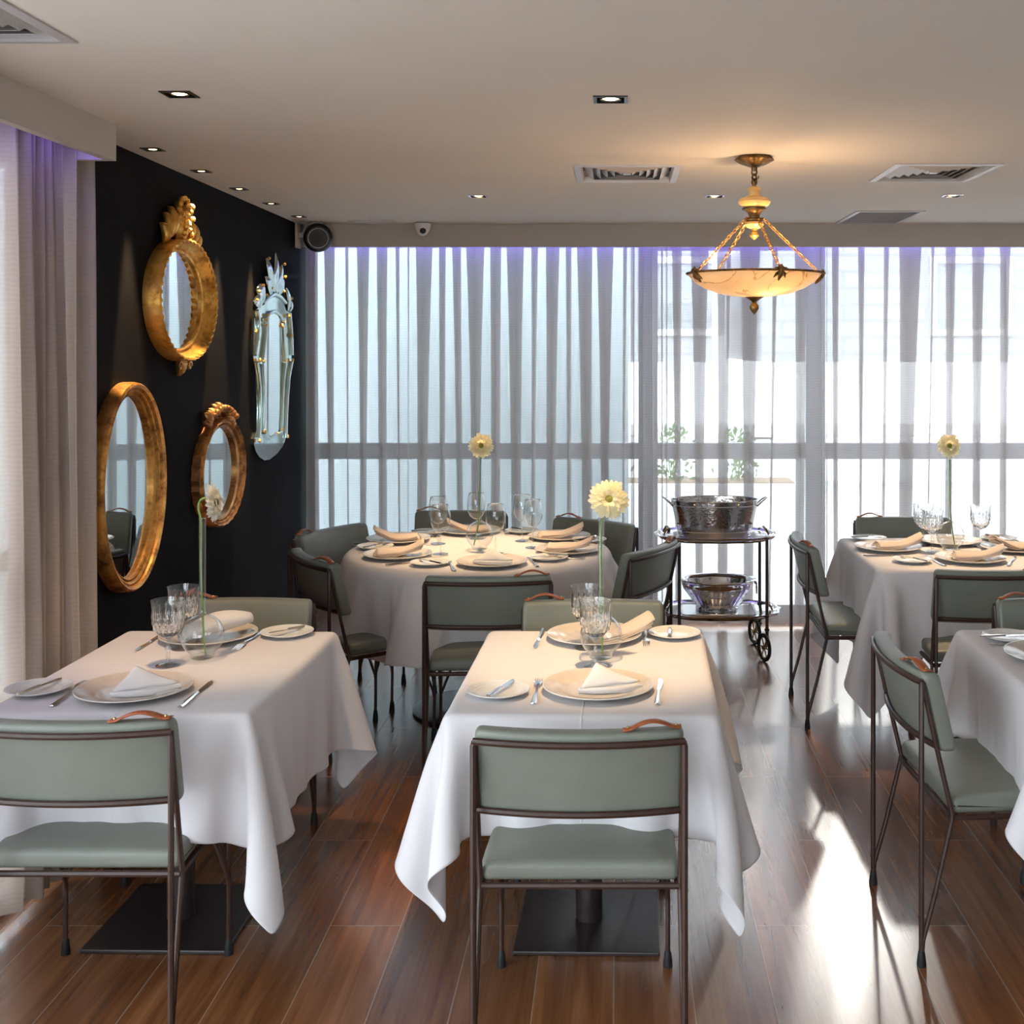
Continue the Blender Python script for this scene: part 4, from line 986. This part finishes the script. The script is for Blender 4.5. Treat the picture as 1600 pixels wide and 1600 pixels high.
# ------------------------------------------------------------------ ceiling lamps, vents, speaker, camera
def downlight(x, y, s_, lab, power, aim, ang, blend, dark=True):
    t = empty('recessed_spotlight', (x,y,CEIL)); tag(t, lab, 'ceiling light', 'recessed square spotlights')
    h = s_/2; q = h*.8
    mb = MB(); mb.add([(-h,-h,-.003),(h,-h,-.003),(h,h,-.003),(-h,h,-.003),(-q,-q,-.004),(q,-q,-.004),(q,q,-.004),(-q,q,-.004),(-h,-h,.002),(h,-h,.002),(h,h,.002),(-h,h,.002),(-q,-q,.03),(q,-q,.03),(q,q,.03),(-q,q,.03)],
        [(0,1,5,4),(1,2,6,5),(2,3,7,6),(3,0,4,7),(0,8,9,1),(1,9,10,2),(2,10,11,3),(3,11,8,0),(4,5,13,12),(5,6,14,13),(6,7,15,14),(7,4,12,15),(12,13,14,15)])
    fr = mb.build('frame', 'fitting' if dark else 'chrome', t, smooth=False)
    MB().lathe([(h*.50,.006),(h*.52,-.001),(h*.62,-.002),(h*.66,.01),(h*.5,.02)], 20).build('lamp_ring', 'fitting', t)
    MB().lathe([(0,-.002),(h*.34,-.0015),(h*.50,.002),(h*.50,.012),(0,.012)][::-1], 20).build('bulb', 'bulb', t)
    ld = bpy.data.lights.new('spot_beam', 'SPOT'); ld.energy = power; ld.color = (1,.68,.37); ld.spot_size = D2R(ang); ld.spot_blend = blend; ld.shadow_soft_size = .018
    lo = bpy.data.objects.new('spot_beam', ld); COL.objects.link(lo); lo.parent = t; lo.location = (0,0,-.012)
    v = Vector(aim)-Vector((x,y,CEIL)); lo.rotation_euler = v.to_track_quat('-Z','Y').to_euler()
names = ['largest, above the left front table','above the centre front table','nearest of the row along the black wall','second of the row along the black wall','third of the row along the black wall','fourth of the row along the black wall','farthest of the row, in the corner by the speaker','above the round table','behind the hanging lamp','at the right, behind the square air vent']
aims = [(-1.28,3.78,.75),(-.06,3.66,.75),(WX(4.33)-.0,4.40,.9),(WX(4.87),4.87,1.0),(WX(5.42),5.42,1.0),(WX(5.98),5.98,1.0),(WX(6.5),6.5,1.0),(-.64,5.52,.75),(.5,5.9,0),(1.6,5.35,.75)]
pw = [75,140,150,240,200,200,150,190,10,150]
for i, (x, y, s_) in enumerate(DL): downlight(x, y, s_, 'small square recessed spotlight, '+names[i], pw[i], aims[i], 27 if 2 <= i <= 6 else 44, .6 if 2 <= i <= 6 else .8, dark=i < 7)
def vent(x, y, a, b, lab):
    t = empty('air_vent', (x,y,CEIL)); tag(t, lab, 'air vent', 'square air diffusers')
    mb = MB(); 
    def ring(mb, a0,b0,z0,a1,b1,z1):
        mb.add([(-a0,-b0,z0),(a0,-b0,z0),(a0,b0,z0),(-a0,b0,z0),(-a1,-b1,z1),(a1,-b1,z1),(a1,b1,z1),(-a1,b1,z1)], [(0,1,5,4),(1,2,6,5),(2,3,7,6),(3,0,4,7)])
    ring(mb, a,b,-.004,a-.026,b-.026,-.006); ring(mb, a,b,-.004,a,b,.0); ring(mb, a-.026,b-.026,-.006,a-.03,b-.03,.02)
    f = mb.build('frame', 'vent', t, smooth=False); so = f.modifiers.new('th','SOLIDIFY'); so.thickness = .0012
    for k in range(5):
        s0 = 1-.165*k; mb = MB(); ring(mb, (a-.034)*s0,(b-.034)*s0,.030,(a-.034)*(s0-.22),(b-.034)*(s0-.22),-.002); l = mb.build('louvre', 'vent', t, smooth=False); so = l.modifiers.new('th','SOLIDIFY'); so.thickness = .0012
    MB().box(-(a-.034)*.09,(a-.034)*.09,-(b-.034)*.09,(b-.034)*.09,-.002,0).build('centre_plate', 'vent', t, smooth=False)
    MB().box(-a+.02,a-.02,-b+.02,b-.02,.046,.05).build('duct', 'dark_void', t, smooth=False)
vent(*VENTS[0], 'square white ceiling air vent left of the hanging lamp'); vent(*VENTS[1], 'square white ceiling air vent right of the hanging lamp'); vent(*VENTS[2], 'ceiling air vent cut by the top left corner')
t = empty('air_grille', (GR[0],GR[1],CEIL)); tag(t, 'narrow slatted ceiling grille near the right curtain valance', 'air vent')
a, b = GR[2], GR[3]; mb = MB()
mb.box(-a,a,-b,-b+.024,-.006,0).box(-a,a,b-.024,b,-.006,0).box(-a,-a+.024,-b+.024,b-.024,-.006,0).box(a-.024,a,-b+.024,b-.024,-.006,0); mb.build('frame', 'vent', t, smooth=False)
mb = MB()
for k in range(26):
    y = -b+.034+k*(2*b-.068)/25; mb.add([(-a+.024,y-.007,-.004),(a-.024,y-.007,-.004),(a-.024,y+.007,.012),(-a+.024,y+.007,.012)], [(0,1,2,3)])
o = mb.build('slats', 'vent', t, smooth=False); so = o.modifiers.new('th','SOLIDIFY'); so.thickness = .001
MB().box(-a+.02,a-.02,-b+.02,b-.02,.046,.05).build('duct', 'dark_void', t, smooth=False)
t = empty('access_panel', (-1.41,6.87,CEIL)); tag(t, 'small flush access panel in the ceiling beside the speaker', 'ceiling panel')
mb = MB(); mb.box(-.13,.13,-.10,-.088,-.004,0).box(-.13,.13,.088,.10,-.004,0).box(-.13,-.118,-.088,.088,-.004,0).box(.118,.13,-.088,.088,-.004,0); mb.build('frame', 'vent', t, smooth=False)
MB().box(-.118,.118,-.088,.088,-.002,0).build('panel', 'ceiling', t, smooth=False)
# speaker
t = empty('wall_speaker', (-1.735,6.86,2.325)); tag(t, 'round black speaker mounted in the corner above the far curtain', 'speaker')
q = Vector((.28,-1,-.18)).to_track_quat('Z','Y')
MB().lathe([(0,-.10),(.045,-.095),(.07,-.075),(.082,-.04),(.084,0),(.080,.022),(.066,.034),(.058,.034),(0,.030)], 40).xf(lambda p: q@p).build('housing', 'black', t)
MB().lathe([(0,.0325),(.03,.034),(.054,.033),(.054,.03),(0,.030)], 32).xf(lambda p: q@p).build('grille', 'grey_mesh', t)
mb = MB(); pts = [(.056*math.cos(2*PI*i/32),.056*math.sin(2*PI*i/32),.034) for i in range(32)]; mb.tube(pts, .0018, 6, closed=True); mb.xf(lambda p: q@p).build('trim_ring', 'vent', t, label='pale ring round the grille')
mb = MB().box(-.125,-.112,-.03,.05,-.06,.085).box(-.115,-.06,.0,.02,.0,.03); mb.tube([(-.085,.0,.02),(-.07,.0,.07),(-.02,.0,.088),(.03,.0,.085)], .006, 6); mb.build('bracket', 'valance', t, label='painted wall bracket')
# camera dome
t = empty('security_camera', (-1.139,6.93,CEIL)); tag(t, 'small white dome security camera under the ceiling above the far curtain', 'security camera')
MB().lathe([(0,0),(.047,0),(.048,-.008),(.044,-.03),(.036,-.052),(.022,-.070),(0,-.077)], 32).build('housing', 'white_plastic', t)
q2 = Vector((.12,-1,-.35)).to_track_quat('Z','Y')
MB().lathe([(0,.024),(.012,.022),(.018,.014),(.020,0),(0,0)], 24).xf(lambda p: q2@p+Vector((.004,-.022,-.045))).build('lens', 'black', t, label='dark round lens')
MB().lathe([(0,0),(.05,0),(.05,-.003),(0,-.003)], 24).build('mounting_ring', 'fitting', t)

# ------------------------------------------------------------------ hanging alabaster lamp
LX, LY = .52, 4.5
t = empty('hanging_lamp', (LX,LY,CEIL)); tag(t, 'hanging alabaster bowl lamp on gilt chains', 'pendant lamp')
def z_(h): return h-CEIL
mb = MB(); mb.lathe([(0,0),(.062,0),(.070,-.008),(.073,-.014),(.066,-.018),(.045,-.030),(.026,-.038),(.012,-.042),(.010,-.055),(0,-.055)], 64, fn=lambda i, a: 1+(.05*math.cos(16*a) if 3 <= i <= 5 else 0)); mb.build('ceiling_rose', 'bronze', t)
def chain(mb, p0, p1, n, r, wr, sag=0):
    p0, p1 = Vector(p0), Vector(p1); d = (p1-p0)/n; dn = d.normalized(); a = dn.orthogonal().normalized(); b = dn.cross(a)
    for i in range(n):
        c = p0+d*(i+.5); c.z -= sag*math.sin(PI*(i+.5)/n); e = a if i % 2 else b; hl = d.length*.66
        mb.tube([c+dn*hl*math.cos(2*PI*k/12)+e*r*math.sin(2*PI*k/12) for k in range(12)], wr, 5, closed=True)
mb = MB(); chain(mb, (0,0,-.05), (0,0,z_(2.312)), 3, .012, .0032); mb.tube([(0,0,z_(2.325)),(0,0,z_(2.30))], .007)
for k in range(3): a = k*2.1; mb.tube([(.006*math.cos(a),.006*math.sin(a),z_(2.33)),(.014*math.cos(a),.014*math.sin(a),z_(2.335)),(.016*math.cos(a),.016*math.sin(a),z_(2.345))], .0025, 5)
mb.build('top_chain', 'bronze', t, label='dark bronze top chain')
mb = MB().lathe([(.012,2.305),(.022,2.298),(.028,2.290),(.022,2.283),(.021,2.272),(.030,2.266),(.055,2.258),(.062,2.246),(.058,2.235),(.046,2.226),(.03,2.222),(0,2.221)], 40, (0,0,-CEIL)).build('onyx_vase', 'onyx', t, label='honey coloured onyx turning')
MB().lathe([(.04,2.223),(.047,2.221),(.047,2.216),(.036,2.212),(.026,2.204),(.020,2.192),(.022,2.184),(.034,2.179),(.034,2.174),(.018,2.170),(0,2.17)], 40, (0,0,-CEIL)).build('bronze_collar', 'bronze', t)
MB().lathe([(.020,2.176),(.035,2.168),(.0365,2.160),(.030,2.150),(.018,2.144),(0,2.143)], 32, (0,0,-CEIL)).build('onyx_ball', 'onyx', t, label='yellow onyx ball')
MB().lathe([(.008,2.145),(.013,2.140),(.007,2.134),(.016,2.126),(.018,2.118),(.010,2.108),(0,2.102)], 20, (0,0,-CEIL)).build('upper_finial', 'gold', t)
RH = 1.972; BR = .252
prof_o = [(BR,0),(.246,-.010),(.225,-.032),(.19,-.054),(.14,-.073),(.08,-.084),(.02,-.088)]
pr = [(r, z+RH-CEIL) for r, z in prof_o]+[(r*.965, z+RH-CEIL+.007) for r, z in prof_o[::-1]]
MB().lathe(pr, 72, closed=True).build('alabaster_bowl', 'alabaster', t, label='veined warm alabaster bowl')
mb = MB(); mb.tube([(BR*math.cos(2*PI*i/72),BR*math.sin(2*PI*i/72),RH-CEIL+.002) for i in range(72)], .0045, 6, closed=True)
for i in range(120): a = 2*PI*i/120; bead(mb, (BR+.004)*math.cos(a), (BR+.004)*math.sin(a), RH-CEIL+.002, .0042, 6)
mb.build('beaded_rim', 'bronze', t)
for k, ang in enumerate((-75, 5, 122, 207)):
    a = D2R(ang); ca, sa = math.cos(a), math.sin(a); mb = MB()
    def rp(r, h, s_=0): return (r*ca-s_*sa, r*sa+s_*ca, h-CEIL)
    mb.tube([rp(.262,RH+.020),rp(.268,RH+.006),rp(.256,RH-.014),rp(.236,RH-.036)], [.004,.010,.010,.003], 8)
    for s_ in (-1,1):
        mb.tube([rp(.250,RH+.006,0),rp(.262,RH+.004,.018*s_),rp(.262,RH-.002,.034*s_)], [.008,.008,.002], 6)
        mb.tube([rp(.258,RH-.006,.004*s_),rp(.256,RH-.014,.016*s_),rp(.243,RH-.026,.022*s_)], [.006,.006,.002], 6)
    mb.tube([rp(.244,RH+.010),rp(.236,RH+.020)], .004, 6)
    c = mb.build('bronze_clasp', 'bronze', t)
    mb = MB(); chain(mb, (.042*ca,.042*sa,z_(2.176)), (.238*ca,.238*sa,z_(RH+.018)), 15, .0062, .0019); mb.build('gilt_chain', 'chain_gold', t)
    mb = MB(); mb.tube([(.020*ca,.020*sa,z_(2.182)),(.036*ca,.036*sa,z_(2.184)),(.044*ca,.044*sa,z_(2.176))], .004, 6); mb.build('chain_hook', 'bronze', t)
MB().lathe([(.0,1.892),(.034,1.888),(.036,1.884),(.022,1.876),(.010,1.868),(.008,1.862),(.017,1.852),(.018,1.842),(.010,1.828),(0,1.818)], 24, (0,0,-CEIL)).build('lower_finial', 'bronze', t)
MB().lathe([(0,1.985),(.018,1.98),(.026,1.965),(.018,1.948),(.010,1.935),(.010,1.90)], 16, (.0,.03,-CEIL)).build('bulb', mat('warm_bulb', (1,1,1), .5, emit=(1,.66,.34), estr=18), t)
ld = bpy.data.lights.new('bulb_light', 'POINT'); ld.energy = 9; ld.color = (1,.66,.36); ld.shadow_soft_size = .03
lo = bpy.data.objects.new('bulb_light', ld); COL.objects.link(lo); lo.parent = t; lo.location = (.045,-.10,1.935-CEIL)

# ------------------------------------------------------------------ serving trolley with silver
TX, TY = .545, 6.58
t = empty('serving_trolley', (TX,TY,0)); tag(t, 'two tier silver serving trolley with spoked wheels before the curtain', 'trolley')
def tray(mb, z, a, b, n=120):
    pr = [(1.0,.016),(1.005,.019),(.985,.019),(.95,.006),(.90,.003),(0,.003),(0,0),(.90,0),(.96,.002),(.99,.012)]
    vs = []; m = len(pr)
    for i in range(n):
        th = 2*PI*i/n; q = 1+.018*math.cos(12*th)+.008*math.cos(24*th); c, s_ = math.cos(th), math.sin(th)
        sq = (abs(c)**2.6+abs(s_)**2.6)**(-1/2.6)
        for r, dz in pr: k = q if r > .8 else 1; vs.append((a*r*k*c*sq, b*r*k*s_*sq, z+dz))
    mb.add(vs, [(i*m+j,((i+1)%n)*m+j,((i+1)%n)*m+(j+1)%m,i*m+(j+1)%m) for i in range(n) for j in range(m)])
for z, sx in ((.642,0),(.225,.02)):
    mb = MB(); tray(mb, z, .335, .225); mb.xf(lambda p, sx=sx: p+Vector((sx,0,0))); tr = mb.build('tray', 'chrome', t, auto=50)
    mb = MB().tube([(sx+.29*math.cos(2*PI*i/48)*(abs(math.cos(2*PI*i/48))**2.6+abs(math.sin(2*PI*i/48))**2.6)**(-1/2.6), .19*math.sin(2*PI*i/48)*(abs(math.cos(2*PI*i/48))**2.6+abs(math.sin(2*PI*i/48))**2.6)**(-1/2.6), z-.006) for i in range(48)], .006, 6, closed=True); mb.build('tray_support', 'bronze', t)
    for s_ in (-1,1):
        mb = MB().tube([(sx+s_*.29,-.05,z+.015),(sx+s_*.275,-.05,z+.045),(sx+s_*.265,0,z+.052),(sx+s_*.275,.05,z+.045),(sx+s_*.29,.05,z+.015)], .006, 6); mb.build('tray_handle', 'bronze', tr)
for sx_, sy_ in ((-.255,-.165),(.265,-.165),(-.255,.165),(.265,.165)):
    wheel = sx_ > 0; mb = MB().tube([(sx_,sy_,.10 if wheel else .01),(sx_,sy_,.3),(sx_,sy_,.655)], .009, 10)
    for z in (.12,.16,.235,.655): mb.lathe([(.009,-.008),(.014,-.004),(.014,.004),(.009,.008)], 12, (sx_,sy_,z))
    mb.build('leg', 'frame', t)
WR = .075
for wx, wy in ((.245,-.205),(.235,.155)):
    ax = Vector((1,.35,0)).normalized(); e1 = Vector((ax.y,-ax.x,0)); c = Vector((wx,wy,WR)); mb = MB()
    ring = lambda r: [c+(e1*math.cos(2*PI*i/36)+Vector((0,0,1))*math.sin(2*PI*i/36))*r for i in range(36)]
    mb.tube(ring(WR-.009), .0095, 8, closed=True); wh = mb.build('wheel', 'rubber', t, label='dark wheel tyre')
    mb = MB(); mb.tube(ring(WR-.019), .005, 6, closed=True)
    for i in range(6): a = PI*i/3; mb.tube([c, c+(e1*math.cos(a)+Vector((0,0,1))*math.sin(a))*(WR-.018)], .0036, 6)
    mb.tube([c-ax*.012, c+ax*.012], .011, 12); mb.build('spokes', 'bronze', wh)
    leg = Vector((.265, -.165 if wy < 0 else .165, .11)); mb = MB().tube([c+ax*.014, c+ax*.016+Vector((0,0,.04)), leg+Vector((0,0,.02)), leg+Vector((0,0,.05))], .006, 8); mb.build('fork_arm', 'bronze', wh)
# hammered tub
t = empty('hammered_tub', (TX-.005,TY,.6465)); tag(t, 'oval hammered steel tub on the top tier of the trolley', 'ice tub')
MB().lathe([(.0,0),(.198,0),(.203,.006),(.207,.03),(.236,.165),(.240,.20),(.236,.20),(.231,.165),(.202,.03),(.196,.008),(0,.008)], 64, sy=.62).build('tub_body', 'hammered', t, auto=50)
mb = MB()
for r, z in ((.2405,.20),(.2385,.172),(.207,.03)): mb.tube([(r*math.cos(2*PI*i/64),r*.62*math.sin(2*PI*i/64),z) for i in range(64)], .0036, 6, closed=True)
mb.build('raised_bands', 'chrome', t)
for s_ in (-1,1):
    mb = MB().tube([(s_*.232,-.035,.165),(s_*.262,-.038,.195),(s_*.285,-.02,.212),(s_*.288,.02,.212),(s_*.265,.038,.195),(s_*.232,.035,.165)], .0045, 8); mb.build('handle', 'chrome', t)
    for r_ in (-1,1): mb = MB(); mb.lathe([(.007,0),(.006,.004),(0,.005)], 10); mb.xf(lambda p, s_=s_, r_=r_: Vector((s_*.12+p.x*1, -.135-p.z-.0, .185+p.y))) if r_ < 0 else mb.xf(lambda p: Vector((s_*.236+s_*p.z, p.x, .185+p.y))); mb.build('rivet', 'brass', t)
# square salver and bowl
t = empty('square_salver', (TX+.01,TY,.2295)); tag(t, 'square silver salver on the lower tier of the trolley', 'tray')
mb = MB(); mb.prism([(x*.20,y*.15) for x, y in ((-1,-.9),(-.92,-1),(.92,-1),(1,-.9),(1,.9),(.92,1),(-.92,1),(-1,.9))], 0, .004); mb.build('salver_plate', 'chrome', t, smooth=False)
MB().tube([(x*.20,y*.15,.006) for x, y in ((-1,-.9),(-.92,-1),(.92,-1),(1,-.9),(1,.9),(.92,1),(-.92,1),(-1,.9))], .005, 6, closed=True).build('raised_border', 'chrome', t)
t = empty('silver_bowl', (TX+.01,TY,.2345)); tag(t, 'fluted silver punch bowl with ring handles on the lower tier of the trolley', 'bowl')
prb = [(0,.0),(.118,0),(.120,.008),(.112,.022),(.128,.040),(.160,.085),(.186,.120),(.196,.135),(.200,.158),(.210,.166),(.208,.172),(.196,.170),(.186,.150),(.178,.12),(.15,.082),(.118,.045),(.10,.028),(0,.024)]
MB().lathe(prb, 128, sy=.72, fn=lambda i, a: 1+(.022*abs(math.sin(16*a)) if 4 <= i <= 6 else 0)).build('bowl_body', 'chrome', t, auto=60)
MB().tube([(.210*math.cos(2*PI*i/64),.210*.72*math.sin(2*PI*i/64),.169) for i in range(64)], .005, 8, closed=True).build('rim', 'chrome', t)
for s_ in (-1,1):
    mb = MB(); bead(mb, s_*.212, 0, .150, .010); mb.tube([(s_*.218, .022*math.sin(2*PI*i/20), .118+.030*math.cos(2*PI*i/20)) for i in range(20)], .003, 6, closed=True); mb.build('ring_handle', 'chrome', t)
bpy.context.view_layer.update()
